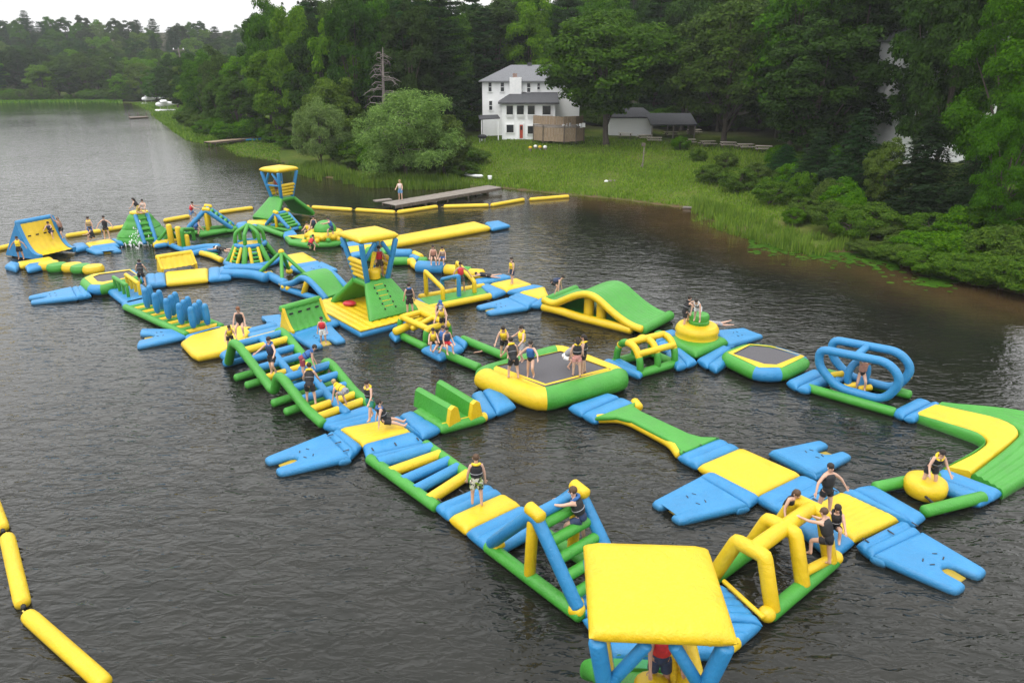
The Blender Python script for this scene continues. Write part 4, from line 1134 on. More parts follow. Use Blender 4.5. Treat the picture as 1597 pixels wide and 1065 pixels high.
# ------------------------------------------------------------------ trees and shore plants
def leafmat(name, c0, c1, c2, var=.10):
    m, n, l, b = newmat(name)
    g = n.new('ShaderNodeNewGeometry'); oi = n.new('ShaderNodeObjectInfo')
    r = ramp(n, [(0, c0), (.5, c1), (1, c2)]); l.new(g.outputs['Random Per Island'], r.inputs[0])
    hv = n.new('ShaderNodeHueSaturation')
    for sock, lo, hi in (('Hue', .485, .515), ('Value', 1 - var * 2.2, 1 + var * 2.2), ('Saturation', 1 - var, 1 + var)):
        mr = n.new('ShaderNodeMapRange'); mr.inputs[3].default_value = lo; mr.inputs[4].default_value = hi
        l.new(oi.outputs['Random'], mr.inputs[0]); l.new(mr.outputs[0], hv.inputs[sock])
    l.new(r.outputs[0], hv.inputs['Color']); l.new(hv.outputs[0], b.inputs['Base Color'])
    b.inputs['Roughness'].default_value = .7; b.inputs['Specular IOR Level'].default_value = .08
    tr = n.new('ShaderNodeBsdfTranslucent'); l.new(hv.outputs[0], tr.inputs['Color'])
    ms = n.new('ShaderNodeMixShader'); ms.inputs[0].default_value = .34
    l.new(b.outputs[0], ms.inputs[1]); l.new(tr.outputs[0], ms.inputs[2]); l.new(ms.outputs[0], n['Material Output'].inputs['Surface'])
    return m
LM = leafmat('maple_leaves', (0.0239, 0.0602, 0.0037), (0.0416, 0.0966, 0.0056), (0.0682, 0.1381, 0.0079))
LD = leafmat('dark_leaves', (0.0132, 0.0349, 0.0042), (0.0233, 0.0558, 0.0060), (0.0373, 0.0791, 0.0074))
LL = leafmat('light_leaves', (0.0444, 0.0998, 0.0054), (0.0783, 0.1575, 0.0078), (0.1154, 0.2048, 0.0108))
LW = leafmat('willow_leaves', (0.0855, 0.1466, 0.0362), (0.1301, 0.2087, 0.0529), (0.1822, 0.2671, 0.0710))
LS = leafmat('spruce_needles', (0.0104, 0.0342, 0.0084), (0.0176, 0.0522, 0.0126), (0.0288, 0.0731, 0.0175))
LP = leafmat('pine_needles', (0.0112, 0.0380, 0.0078), (0.0200, 0.0560, 0.0102), (0.0328, 0.0789, 0.0138))
LB = leafmat('shrub_leaves', (0.0308, 0.0784, 0.0048), (0.0561, 0.1223, 0.0072), (0.0979, 0.1766, 0.0126))
LG = leafmat('grass_blades', (0.0966, 0.1764, 0.0144), (0.1380, 0.2281, 0.0216), (0.1932, 0.2728, 0.0352), .05)
LR = leafmat('reed_blades', (0.0621, 0.1540, 0.0112), (0.1092, 0.2218, 0.0168), (0.1713, 0.2834, 0.0280), .05)
BARK = noisy('bark', (.035, .027, .02), (.085, .068, .052), 6, .9, .8, 20, stretch=(1, 1, .25))
DEADB = noisy('dead_bark', (.11, .095, .085), (.19, .165, .15), 8, .9, .4, 30)

def leaf(V, Fs, c, nrm, s, rng, asp=.7):
    t = nrm.orthogonal().normalized(); q = nrm.cross(t)
    a = rng.uniform(0, 6.28); u = t * math.cos(a) + q * math.sin(a); v = nrm.cross(u)
    o = len(V)
    V += [c - u * s * .55, c + v * s * asp * .5 - u * s * .05 + nrm * s * .1, c + u * s * .6, c - v * s * asp * .5 + u * s * .08 + nrm * s * .1]
    Fs.append((o, o + 1, o + 2, o + 3))
def rdir(rng):
    z = rng.uniform(-1, 1); a = rng.uniform(0, 6.283); r = math.sqrt(1 - z * z)
    return Vector((r * math.cos(a), r * math.sin(a), z))
def broad(seed, H, Rr, base, nblob, nleaf, ls, rb=(.13, .22), asp=.7, shape=None, droop=0.0, lump_=.22):
    """crown: leaf clumps hung on blobs that fill an uneven ovoid; trunk with limbs reaching the blobs"""
    rng = random.Random(seed); V, Fs = [], []; cz = base + (H - base) * .5; hz_ = (H - base) * .5; blobs = []
    for k in range(nblob):
        d = rdir(rng); d.z = d.z * .95 + .05
        q = rng.uniform(.42, 1.0) ** .5 * .86
        prof = shape(d.z) if shape else 1.0
        lump = 1 + lump_ * noise.noise(Vector((d.x * 1.7 + seed, d.y * 1.7, d.z * 1.7)))
        c = Vector((d.x * Rr * q * prof * lump, d.y * Rr * q * prof * lump, cz + d.z * hz_ * q * lump))
        rad = rng.uniform(*rb) * Rr * 1.25
        blobs.append((c, rad))
        nl = int(nleaf * (rad / (Rr * .22)) ** 1.6)
        out = (c - Vector((0, 0, cz))).normalized()
        for i in range(nl):
            e = rdir(rng)
            if e.dot(out) < -.35: e = -e
            if e.z < -.5: e.z *= -.5
            p = c + Vector((e.x, e.y, e.z * .72)) * rad * rng.uniform(.55, 1.08)
            nn = (e + rdir(rng) * .75 + Vector((0, 0, .45))).normalized()
            if droop: p.z -= droop * rng.random() ** 2 * rad
            leaf(V, Fs, p, nn, ls * rng.uniform(.65, 1.35), rng, asp)
    crown = MB(); crown.v, crown.f = V, Fs
    tk = MB(); r0 = max(.16, H * .019)
    top = Vector((rng.uniform(-.3, .3), rng.uniform(-.3, .3), base + (H - base) * .62))
    tk.tube([(0, 0, -.4), (0, 0, .3), (top.x * .3, top.y * .3, base * .8), (top.x * .7, top.y * .7, cz * .9), top], [r0 * 1.5, r0 * 1.1, r0 * .9, r0 * .55, r0 * .15], 8)
    for c, rad in rng.sample(blobs, min(12, len(blobs))):
        s0 = Vector((0, 0, base * .75 + rng.random() * (cz - base) * .8)); mid = lerp(s0, c, .5) + Vector((0, 0, .35))
        tk.tube([s0, mid, c], [r0 * .42, r0 * .26, r0 * .08], 5)
    return tk, crown
def conifer(seed, H, Rr, base, layers, per, ls, flat=False):
    rng = random.Random(seed); V, Fs = [], []; tk = MB()
    tk.tube([(0, 0, -.4), (0, 0, H * .5), (0, 0, H * .98)], [H * .014, H * .009, .02], 7)
    for k in range(layers):
        t = (k + rng.uniform(0, .6)) / layers; z = base + (H - base) * t
        L = Rr * (1 - t) ** (.75 if not flat else .45) * rng.uniform(.75, 1.12) + .15
        nb = max(4, int(9 * (1 - t) + 4)) if not flat else rng.randint(4, 6)
        a0 = rng.uniform(0, 6)
        for j in range(nb):
            a = a0 + 6.283 * j / nb + rng.uniform(-.2, .2); d = Vector((math.cos(a), math.sin(a), 0)); sd_ = Vector((-d.y, d.x, 0)); l_ = L * rng.uniform(.7, 1.1)
            tip = -.30 * l_ if not flat else .12 * l_
            if j % 3 == 0: tk.tube([(0, 0, z), d * l_ * .9 + Vector((0, 0, z + tip * .9))], [.05, .015], 4)
            for i in range(int(per * (.35 + l_ / Rr))):
                q = rng.random() ** .7; w = (.10 + .30 * q * (1.15 - q)) * l_ + .1
                p = d * l_ * q + Vector((0, 0, z + tip * q * q * 1.1 + (rng.uniform(-.16, .05) if not flat else rng.uniform(-.1, .28)) * (1 + l_ * .1))) + sd_ * rng.uniform(-w, w)
                nn = (Vector((0, 0, 1)) + d * .5 + rdir(rng) * .6).normalized()
                leaf(V, Fs, p, nn, ls * rng.uniform(.6, 1.4), rng, .45)
    crown = MB(); crown.v, crown.f = V, Fs
    return tk, crown
def dead(seed, H):
    rng = random.Random(seed); tk = MB()
    tk.tube([(0, 0, -.4), (0, 0, H * .5), (.2, 0, H)], [.22, .14, .03], 7)
    for k in range(46):
        z = H * (.25 + .72 * k / 46); a = rng.uniform(0, 6.28); l_ = (1 - k / 60) * H * .26 * rng.uniform(.6, 1.2)
        d = Vector((math.cos(a), math.sin(a), 0)); p1 = d * l_ * .6 + Vector((0, 0, z + l_ * .05)); p2 = d * l_ + Vector((0, 0, z - l_ * .25))
        tk.tube([(0, 0, z), p1, p2], [.06, .04, .012], 4)
        for q in range(3):
            s = lerp(p1, p2, q / 3); tk.tube([s, s + Vector((rng.uniform(-.5, .5), rng.uniform(-.5, .5), rng.uniform(-.6, .1)))], [.025, .008], 3)
    return tk, None
top_heavy = lambda z: 1.0 if z > -.2 else max(.35, 1 + (z + .2) * .75)
PROTO = {}
def proto(key, kind_name, mat, gen, bark=None):
    tk, cr = gen
    PROTO[key] = (kind_name, mesh_of(kind_name + '_trunk', tk, bark or BARK, smooth=True, clean=False), mesh_of(kind_name + '_crown', cr, mat, smooth=False, clean=False) if cr else None)
for i in range(3):
    proto('maple%d' % i, 'broadleaf_tree', LM, broad(10 + i, 17, 6.4, 1.5 if i == 0 else .9, 170 if i == 0 else 110, 250, .34, shape=top_heavy if i == 0 else None))
    proto('dark%d' % i, 'broadleaf_tree', LD, broad(20 + i, 19, 5.6, .7, 110, 240, .34))
for i in range(2):
    proto('light%d' % i, 'broadleaf_tree', LL, broad(30 + i, 15, 5.2, .5, 95, 230, .32, rb=(.13, .23)))
    proto('spruce%d' % i, 'spruce_tree', LS, conifer(40 + i, 16, 3.3, .8, 34, 60, .30))
    proto('pine%d' % i, 'pine_tree', LP, conifer(50 + i, 22, 4.4, 2.2, 26, 170, .36, True))
    proto('shrub%d' % i, 'shrub', LB, broad(60 + i, 3.2, 2.2, .05, 52, 190, .15, rb=(.16, .26)))
proto('willow0', 'willow_tree', LW, broad(70, 12.5, 6.6, .4, 120, 260, .28, asp=.42, rb=(.12, .2), droop=.7, shape=lambda z: 1.0 if z < -.1 else 1 - .42 * (z + .1), lump_=.5))
proto('willow1', 'willow_tree', LW, broad(71, 9, 4.6, .3, 76, 250, .27, asp=.42, rb=(.11, .2), droop=.6, shape=lambda z: 1.0 if z < -.1 else 1 - .35 * (z + .1), lump_=.45))
proto('near0', 'broadleaf_tree', LM, broad(90, 17, 6.0, .7, 115, 560, .21))
proto('dead0', 'dead_tree', DEADB, dead(80, 12), DEADB)
HP = {'maple': (17, 6.4), 'dark': (19, 5.6), 'light': (15, 5.2), 'spruce': (16, 3.3), 'pine': (22, 4.4), 'shrub': (3.2, 2.2), 'near': (17, 6.0), 'willow0': (12.5, 6.6), 'willow1': (9, 4.6), 'dead': (12, 3)}
def tree(key, x, y, H, Rr, label, cat, group=None, rz=None, z=None):
    nm, tm, cm_ = PROTO[key]
    base = HP.get(key) or HP[key.rstrip('0123456789')]
    z = hz(x, y) - .05 if z is None else z
    o = thing(nm, label, cat, (x, y, z), random.uniform(0, 6.28) if rz is None else rz, group)
    o.scale = (Rr / base[1], Rr / base[1], H / base[0])
    t = bpy.data.objects.new('trunk', tm); COL.objects.link(t); t.parent = o
    if cm_:
        c = bpy.data.objects.new('crown', cm_); COL.objects.link(c); c.parent = o
    return o
def px_tree(key, px, Y, top, wpx, label, cat='tree', group=None, base=None):
    """base at distance Y on the terrain, top at photo row top, crown wpx photo pixels wide"""
    x = at(px, HZ + 60, Y).x; zt = at(px, top, Y).z; z0 = hz(x, Y) - .05 if base is None else base
    sc_ = math.hypot(Y * CP + 6, 0) / FOC
    return tree(key, x, Y, zt - z0, wpx * sc_ / 2, label, cat, group, z=z0)
# trees that stand out
px_tree('willow0', 628, 92, 126, 176, 'big pale grey-green willow at the water beside the grey dock')
px_tree('light0', 690, 95, 172, 92, 'rounded mid green tree right behind the big pale willow')
px_tree('willow1', 492, 103, 148, 92, 'smaller pale willow on the bank left of the big willow')
px_tree('light1', 520, 110, 112, 95, 'bright yellow-green young maple between the two willows')
px_tree('maple0', 948, 112, 4, 196, 'big dark maple standing alone on the lawn before the white house')
px_tree('maple1', 1135, 108, -28, 190, 'tall bright green maple right of the lone maple by the picnic tables')
px_tree('maple2', 1242, 100, -60, 170, 'tall maple on the bank right of the picnic tables')
px_tree('dark0', 1330, 92, -90, 190, 'tall dark tree above the spruces on the right bank')
px_tree('spruce0', 1352, 70, 168, 130, 'left one of two dark spruces on the right bank')
px_tree('spruce1', 1462, 64, 178, 150, 'right one of two dark spruces standing over the right bank shrubs')
px_tree('light0', 1403, 66, 205, 62, 'slim bright young tree between the two dark spruces')
px_tree('dark1', 1442, 82, -120, 130, 'dark tree before the second white house')
px_tree('near0', 1590, 62, -70, 190, 'layered maple cut off by the right edge')
px_tree('near0', 1600, 54, 120, 110, 'lower green maple cut off by the right edge')
px_tree('spruce1', 1290, 76, 205, 110, 'small dark spruce left of the two big shore spruces')
px_tree('spruce0', 1236, 84, 225, 86, 'dark spruce at the end of the picnic table row')
px_tree('dark2', 1275, 90, 20, 170, 'dark tree at the right end of the picnic table row')
px_tree('dark0', 1480, 74, -90, 120, 'dark tree standing before the porch of the second white house')
px_tree('spruce0', 1545, 60, 190, 110, 'dark spruce between the shore shrubs and the right edge')
px_tree('maple0', 1530, 84, -140, 150, 'tall maple right of the second white house')
px_tree('dead0', 598, 108, 74, 120, 'grey dead spruce with bare branches above the big willow')
px_tree('spruce0', 456, 190, 2, 34, 'thin dark spruce spire against the sky')
px_tree('pine0', 645, 122, -40, 120, 'dark pine behind the grey dead spruce')
px_tree('pine1', 690, 124, -35, 110, 'broad dark pine left of the white house')
px_tree('dark2', 775, 146, -12, 140, 'dark tree right behind the white house roof')
px_tree('pine0', 672, 118, 30, 120, 'lower dark pine on the left of the white house')
# shrubs on the shore at the right, and by the lawn
rs = random.Random(12); k = 0
for px, py, w, h in [(1400, 395, 70, 1.5), (1440, 400, 90, 2.0), (1490, 415, 100, 2.6), (1540, 420, 110, 3.0), (1590, 430, 120, 3.4), (1500, 385, 90, 3.0), (1560, 380, 110, 3.8), (1370, 372, 70, 1.6), (1450, 372, 80, 2.2),
                     (1110, 285, 70, 1.5), (1150, 300, 80, 2.0), (1200, 320, 80, 2.0), (1245, 318, 70, 2.4), (1290, 340, 80, 2.6), (1130, 262, 50, 1.4), (1180, 285, 70, 1.6), (1090, 252, 40, 1.2), (1060, 235, 40, 1.5), (1225, 290, 60, 1.8), (1280, 300, 70, 2.6), (1320, 300, 80, 3.0), (1330, 355, 60, 2.0),
                     (1262, 345, 95, 1.6), (1296, 362, 95, 1.9), (1325, 374, 95, 1.9), (1305, 340, 100, 2.6), (1345, 360, 100, 2.4), (1352, 398, 60, 1.1), (1385, 404, 70, 1.3), (1418, 414, 80, 1.5), (1452, 426, 90, 1.7), (1486, 436, 90, 1.9), (1522, 444, 90, 2.0), (1560, 452, 100, 2.2), (1600, 460, 110, 2.4), (735, 255, 55, 2.2), (720, 275, 50, 1.9), (560, 262, 70, 2.4), (430, 222, 50, 2.6), (400, 205, 50, 3.2), (455, 232, 46, 2.2), (360, 195, 40, 3.2), (1235, 352, 50, 1.2), (860, 222, 30, .8), (1180, 205, 60, 2.4), (1230, 215, 70, 3.0), (830, 195, 18, 1.3)]:
    p = ground(px, py); sc_ = p.y * 1.05 / FOC
    right = px > 1340
    if 1000 < px < 1340: w *= .72; h *= 1.35
    tree('shrub%d' % (k % 2), p.x, p.y, h, w * sc_ / 2,
         'leafy shrub overhanging the water on the right' if right else ('rough green shrub on the slope below the trees' if px > 1000 else ('small green shrub on the lawn by the white house' if px > 700 else 'green shrub at the foot of the trees on the left bank')), 'shrub',
         'shrubs on the right bank' if right else ('shrubs on the slope' if px > 1000 else ('shrubs by the house' if px > 700 else 'shrubs on the left bank')))
    k += 1
# the woods
HOUSE_C = at(830, 170, 121)
placed = [(o.location.x, o.location.y) for o in bpy.data.objects if o.type == 'EMPTY' and o.get('category') == 'tree']
PLANES = [W(252, 173, 0), W(232, 162, 0)]
def clear(x, y, d): return all(math.hypot(x - q.x - 2, y - q.y) > 9.5 for q in PLANES) and all((x - a) ** 2 + (y - b_) ** 2 > d * d for a, b_ in placed)
lawn = [at(712, 0, 84).to_2d(), at(1235, 0, 84).to_2d(), at(1235, 0, 124).to_2d(), at(1080, 0, 128).to_2d(), at(1010, 0, 137).to_2d(), at(742, 0, 137).to_2d(), at(742, 0, 118).to_2d(), at(700, 0, 92).to_2d()]
def inpoly(x, y, P):
    c = False
    for i in range(len(P)):
        a, b_ = P[i], P[(i + 1) % len(P)]
        if (a.y > y) != (b_.y > y) and x < (b_.x - a.x) * (y - a.y) / (b_.y - a.y) + a.x: c = not c
    return c
rs = random.Random(44)
SKY = np.full(240, -1.0)                              # how high the nearer trees already reach, per strip of the view
def strip(x, y, r): 
    c = CX + x / (y * CP) * FOC; w = r / y * FOC
    return max(0, int((c - w + 120) / 8)), min(239, int((c + w + 120) / 8))
def hides(x, y, z, h, r):
    a, b_ = strip(x, y, r * .62); e = (z + h * .93 - CAMH) / y
    if b_ >= a: SKY[a:b_ + 1] = np.maximum(SKY[a:b_ + 1], e)
def seen(x, y, z, h, r):
    a, b_ = strip(x, y, r)
    return b_ >= a and (z + h - CAMH) / y > SKY[a:b_ + 1].min() + .003
for o in [o for o in bpy.data.objects if o.type == 'EMPTY' and o.get('category') == 'tree' and 'dead' not in o.name]:
    hides(o.location.x, o.location.y, o.location.z, o.scale.z * 16, o.scale.x * 5)
TONE = {'maple': 'mid green', 'dark': 'dark green', 'light': 'bright green', 'pine': 'dark pine', 'spruce': 'spruce'}
cands = []
def wood(n_try, ylo, yhi, pxlo, pxhi, dmin, dmax, gap, kinds, hh, rr, label, group, extra=None):
    for _ in range(n_try):
        Y = rs.uniform(ylo, yhi); px = rs.uniform(pxlo, pxhi); x = at(px, HZ, Y).x
        d = float(shore_dist(np.array([x]), np.array([Y]))[0])
        key = rs.choice(kinds); h = rs.uniform(*hh); r_ = rs.uniform(*rr) * (.6 if key.startswith('spruce') else 1)
        if d < dmin or d > dmax or inpoly(x, Y, lawn) or not clear(x, Y, gap): continue
        if extra and not extra(x, Y, px): continue
        placed.append((x, Y)); cands.append((Y, x, key, h, r_, label, group))
BR = ['maple1', 'maple2', 'dark0', 'dark1', 'dark2', 'light0', 'light1']
noh = lambda x, y, px: not (700 < px < 1020 and y < 139)
wood(900, 92, 135, 1040, 1680, 12, 70, 5.4, ['maple1', 'maple2', 'dark0', 'dark1', 'pine0', 'dark2'], (19, 26), (4.4, 6.2), '{} tree in the tall wood on the right bank', 'trees of the right-hand wood', lambda x, y, px: noh(x, y, px) and not (1360 < px < 1560 and y < 97))
wood(1000, 136, 205, 470, 1680, 20, 140, 6.4, BR + ['pine0', 'pine1', 'dark0'], (20, 28), (4.8, 6.8), '{} tree on the hillside behind the white house', 'trees of the hillside wood', noh)
wood(700, 205, 330, 430, 1300, 60, 260, 7.5, BR + ['pine1'], (21, 28), (5, 7), '{} tree high on the hill beyond the white house', 'trees on the hilltop')
wood(800, 104, 165, 395, 672, 11, 62, 5.0, BR + ['light0', 'maple1', 'pine1'], (16, 27), (4, 5.6), '{} tree in the wood behind the willows', 'trees of the left-hand wood')
wood(900, 135, 262, 265, 480, 7, 70, 5.6, BR + ['light0', 'light1', 'maple1'], (11, 18), (4, 5.8), '{} tree in the wood above the marsh', 'trees along the marsh')
wood(500, 262, 330, 180, 360, 6, 60, 6.6, BR + ['light1', 'spruce0'], (11, 17), (4, 6), '{} tree behind the moored float planes', 'trees behind the float planes')
wood(1200, 303, 370, -60, 330, 9, 75, 6.6, BR + ['dark1', 'dark2', 'spruce1', 'pine1'], (12, 19), (4.5, 6.5), '{} tree on the far shore', 'trees on the far shore')
wood(600, 370, 480, -80, 380, 75, 210, 9, BR + ['pine0', 'pine1', 'spruce0', 'dark0'], (14, 21), (5, 7), '{} tree on the skyline of the far hill', 'trees on the far skyline')
for Y, x, key, h, r_, lb, gp in sorted(cands, key=lambda c: c[0]):
    z = hz(x, Y) - .05
    if not seen(x, Y, z, h, r_): continue
    hides(x, Y, z, h, r_)
    tone = TONE[key.rstrip('0123456789')]
    tree(key, x, Y, h, r_, lb.format(tone), 'tree', gp + ', ' + tone)
# brush at the foot of the woods
for (n_, ylo, yhi, pxlo, pxhi, dmin, dmax, hh, lb, gp) in [(70, 120, 265, 270, 480, 3, 9, (2, 4.5), 'bush at the foot of the trees along the marsh', 'bushes along the marsh'),
        (46, 128, 150, 700, 1300, 34, 62, (2, 4), 'bush in the shade at the edge of the lawn', 'bushes at the lawn edge'), (50, 296, 310, -40, 260, 5, 12, (2.5, 5), 'bush on the far shore', 'bushes on the far shore'),
        (30, 96, 115, 400, 720, 6, 16, (2, 4.2), 'bush under the trees on the left bank', 'bushes on the left bank'), (30, 80, 112, 1230, 1600, 12, 30, (1.8, 3.4), 'bush under the dark trees on the right bank', 'bushes under the right-hand wood')]:
    for _ in range(n_ * 4):
        Y = rs.uniform(ylo, yhi); px = rs.uniform(pxlo, pxhi); x = at(px, HZ, Y).x; d = float(shore_dist(np.array([x]), np.array([Y]))[0])
        if not dmin < d < dmax or inpoly(x, Y, lawn) or not clear(x, Y, 2.0): continue
        if 1380 < px < 1560 and 70 < Y < 86: continue
        if 312 < px < 442 and 104 < Y < 142 and d < 13: continue
        h = rs.uniform(*hh); placed.append((x, Y)); n_ -= 1
        tree('shrub%d' % rs.randint(0, 1), x, Y, h, h * rs.uniform(.65, .95), lb, 'bush', gp)
        if n_ <= 0: break

# reeds and grass: too many to count
def blades(name, label, cat, spots, mat, hgt, wid, lean=.25):
    rng = random.Random(5); V, Fs = [], []
    for x, y, z, s in spots:
        h = rng.uniform(*hgt) * s; a = rng.uniform(0, 6.28); d = Vector((math.cos(a), math.sin(a), 0)); e = Vector((-d.y, d.x, 0)) * rng.uniform(*wid) / 2
        p = Vector((x, y, z - .06)); tip = p + d * lean * h * rng.uniform(.2, 1) + Vector((0, 0, h)); mid = lerp(p, tip, .55) + Vector((0, 0, h * .07))
        o = len(V); V += [p - e, p + e, mid + e * .8, mid - e * .8, tip]; Fs += [(o, o + 1, o + 2, o + 3), (o + 3, o + 2, o + 4)]
    mb = MB(); mb.v, mb.f = V, Fs
    return single(name, mb, mat, label, cat, kind='stuff', smooth=False, clean=False)
def scatter(n_, pxr, yr, dr, f_=None, seed=1):
    rng = np.random.default_rng(seed); Y = rng.uniform(*yr, n_); px = rng.uniform(*pxr, n_)
    X = (px - CX) / FOC * Y / CP * 1.0 + 0 * Y
    d = shore_dist(X, Y); k = (d > dr[0]) & (d < dr[1]); X, Y, d = X[k], Y[k], d[k]
    if f_ is not None:
        q = f_(X, Y, d); X, Y, d = X[q], Y[q], d[q]
    return X, Y, np.maximum(height(X, Y), -.25), d
patch = lambda X, Y, d: np.sin(X * 1.1 + Y * .6) + np.sin(Y * 1.7 - X * .5) + 1.2 * np.sin(X * .37) > -.35
X, Y, Z, D_ = scatter(60000, (1060, 1480), (44, 78), (-1.6, 3.2), lambda X, Y, d: patch(X, Y, d) & (np.random.default_rng(2).random(len(X)) < .8))
sp = [(x, y, z, max(.35, .78 + .35 * math.sin(x * .8 + y * .5) + .3 * math.sin(x * 2.3 - y * 1.7)) * (1.0 if d_ < .8 else .7)) for x, y, z, d_ in zip(X, Y, Z, D_) if abs(math.sin(x * 3.1 + y * 2.2)) > .25 * (d_ < 0)][:9500]
X, Y, Z, D_ = scatter(60000, (425, 745), (80, 105), (-2.2, 2.5), patch, 3)
sp += [(x, y, z, 1.0) for x, y, z in zip(X, Y, Z)][:10000]
blades('reeds', 'tall bright green reeds standing along the waterline', 'reeds', sp, LR, (.7, 1.5), (.05, .1), .22)
X, Y, Z, D_ = scatter(160000, (690, 1330), (66, 122), (.4, 34), None, 4)
blades('grass', 'long green grass on the slope below the white house', 'grass', [(x, y, z, 1.0 + .5 * math.sin(x * .35 + 1) * math.sin(y * .3)) for x, y, z in zip(X, Y, Z)][:52000], LG, (.15, .42), (.07, .16), .5)
X, Y, Z, D_ = scatter(160000, (180, 470), (105, 285), (-1.0, 22), None, 6)
blades('marsh_grass', 'flat green marsh grass along the left bank by the float planes', 'grass', [(x, y, z, .3 if 318 < x / (y * CP) * FOC + CX < 436 and 108 < y < 140 else .45 if math.hypot(x + 107, y - 240) < 16 else 1.0) for x, y, z in zip(X, Y, Z)][:26000], LR, (.3, .9), (.16, .34), .5)
X, Y, Z, D_ = scatter(60000, (-60, 260), (290, 312), (-.5, 9), None, 7)
blades('marsh_grass', 'pale green grass strip on the far shore', 'grass', [(x, y, z, 1.0) for x, y, z in zip(X, Y, Z)][:9000], LR, (.5, 1.1), (.3, .6), .5)
# floating weed below the reeds
mb = MB(); rng = random.Random(8)
for k in range(1500):
    px = rng.uniform(1170, 1400); py = 366 + (px - 1170) * .14 + abs(rng.gauss(6, 9))
    p = W(px, py, .015 + k * 2e-5); a = rng.uniform(0, 3); s = rng.uniform(.08, .3)
    mb.add([p + Vector((math.cos(a + q * 1.05) * s, math.sin(a + q * 1.05) * s * .8, 0)) for q in range(6)], [(0, 1, 2, 3, 4, 5)])
for k in range(160):
    p = W(rng.gauss(1465, 24), rng.gauss(437, 6), .02 + k * 2e-5); a = rng.uniform(0, 3); s = rng.uniform(.12, .35)
    mb.add([p + Vector((math.cos(a + q * 1.05) * s, math.sin(a + q * 1.05) * s * .8, 0)) for q in range(6)], [(0, 1, 2, 3, 4, 5)])
single('pond_weed', mb, leafmat('weed_pads', (.032, .085, .006), (.045, .11, .008), (.065, .14, .014)), 'low green weed floating in the shallows below the reeds', 'weed', kind='stuff', smooth=False, clean=False)
# ------------------------------------------------------------------ house, docks, planes and small things on shore
SIDING = noisy('white_clapboard', (.82, .83, .84), (.88, .89, .90), 2.5, .6, .25, 3, stretch=(.3, .3, 7))
WHITE = noisy('white_trim', (.72, .73, .74), (.82, .82, .82), 3, .5)
SHING = noisy('grey_shingles', (.10, .105, .115), (.19, .195, .21), 9, .85, .5, 14, stretch=(1, 1, 3))
DSHING = noisy('dark_shingles', (.035, .037, .042), (.075, .077, .085), 9, .85, .5, 14)
GLASS, gn, gl_, gb_ = newmat('window_glass'); gb_.inputs['Base Color'].default_value = (.015, .018, .022, 1); gb_.inputs['Roughness'].default_value = .08
WOOD = noisy('weathered_wood', (.13, .11, .092), (.26, .23, .20), 5, .85, .5, 12, stretch=(.4, 3, 3))
BROWN = noisy('brown_deck_boards', (.20, .145, .095), (.36, .27, .185), 5, .85, .5, 12, stretch=(3, 3, .4))
PALE = noisy('pale_table_boards', (.40, .35, .29), (.56, .50, .43), 5, .85, .4, 12)
DKWOOD = noisy('old_dark_wood', (.07, .055, .042), (.14, .115, .09), 5, .9, .4, 12)
REDP = noisy('red_door_paint', (.35, .04, .02), (.45, .06, .03), 4, .5)
BRICK = noisy('old_brick', (.22, .12, .09), (.40, .33, .30), 7, .9)
METAL = noisy('galvanised_metal', (.3, .31, .32), (.45, .46, .47), 6, .45)

def px_box(parent, name, x0, x1, y0, y1, Yd, depth, mat, label=None):
    a, b_ = at(x0, y1, Yd), at(x1, y0, Yd)
    mb = MB().box(((a.x + b_.x) / 2, Yd + depth / 2, (a.z + b_.z) / 2), (abs(b_.x - a.x), depth, abs(b_.z - a.z)))
    return part(parent, name, mb, mat, label, smooth=False)
def window(parent, x0, x1, y0, y1, Yw, sash=True):
    fr = px_box(parent, 'window', x0, x1, y0, y1, Yw - .06, .1, GLASS)
    a, b_ = at(x0, y1, Yw), at(x1, y0, Yw); w = .12; mb = MB(); cx, cz = (a.x + b_.x) / 2, (a.z + b_.z) / 2; hx, hz2 = (b_.x - a.x) / 2, (b_.z - a.z) / 2
    for sx in (-1, 1): mb.box((cx + sx * (hx + w / 2), Yw - .08, cz), (w, .14, hz2 * 2 + 2 * w))
    for sz in (-1, 1): mb.box((cx, Yw - .08, cz + sz * (hz2 + w / 2)), (hx * 2, .14, w))
    if sash: mb.box((cx, Yw - .09, cz), (hx * 2, .06, .07))
    o = part(fr, 'frame', mb, WHITE, smooth=False)
    return fr
def hip_roof(parent, x0, x1, y0, y1, z, rise, rx, mat, ov=.5, name='roof'):
    x0 -= ov; x1 += ov; y0 -= ov; y1 += ov; ym = (y0 + y1) / 2
    V = [(x0, y0, z), (x1, y0, z), (x1, y1, z), (x0, y1, z), (x0 + rx, ym, z + rise), (x1 - rx, ym, z + rise), (x0, y0, z - .18), (x1, y0, z - .18), (x1, y1, z - .18), (x0, y1, z - .18)]
    mb = MB().add(V, [(0, 1, 5, 4), (1, 2, 5), (2, 3, 4, 5), (3, 0, 4), (0, 6, 7, 1), (1, 7, 8, 2), (2, 8, 9, 3), (3, 9, 6, 0), (9, 8, 7, 6)])
    return part(parent, name, mb, mat, smooth=False)
YH, YP = 123.0, 118.5
fh = thing('farm_house', 'white two storey clapboard house with grey hip roof behind the lone maple', 'house', at(825, 212, YH) * 1)
a, b_ = at(753, 215, YH), at(905, 127, YH)
zb = 2.2
part(fh, 'wall', MB().box(((a.x + b_.x) / 2, YH + 4.5, (zb + b_.z) / 2), (b_.x - a.x, 9, b_.z - zb)), SIDING, smooth=False)
rf = hip_roof(fh, a.x, b_.x, YH, YH + 9, b_.z + .05, 2.4, 5.2, SHING, .55)
part(rf, 'ridge_vent', MB().box((at(826, 104, YH + 4.5).x, YH + 4.5, b_.z + 2.5), (.7, .7, .6)), DSHING, smooth=False)
c0 = at(804, 121, YH - .5)
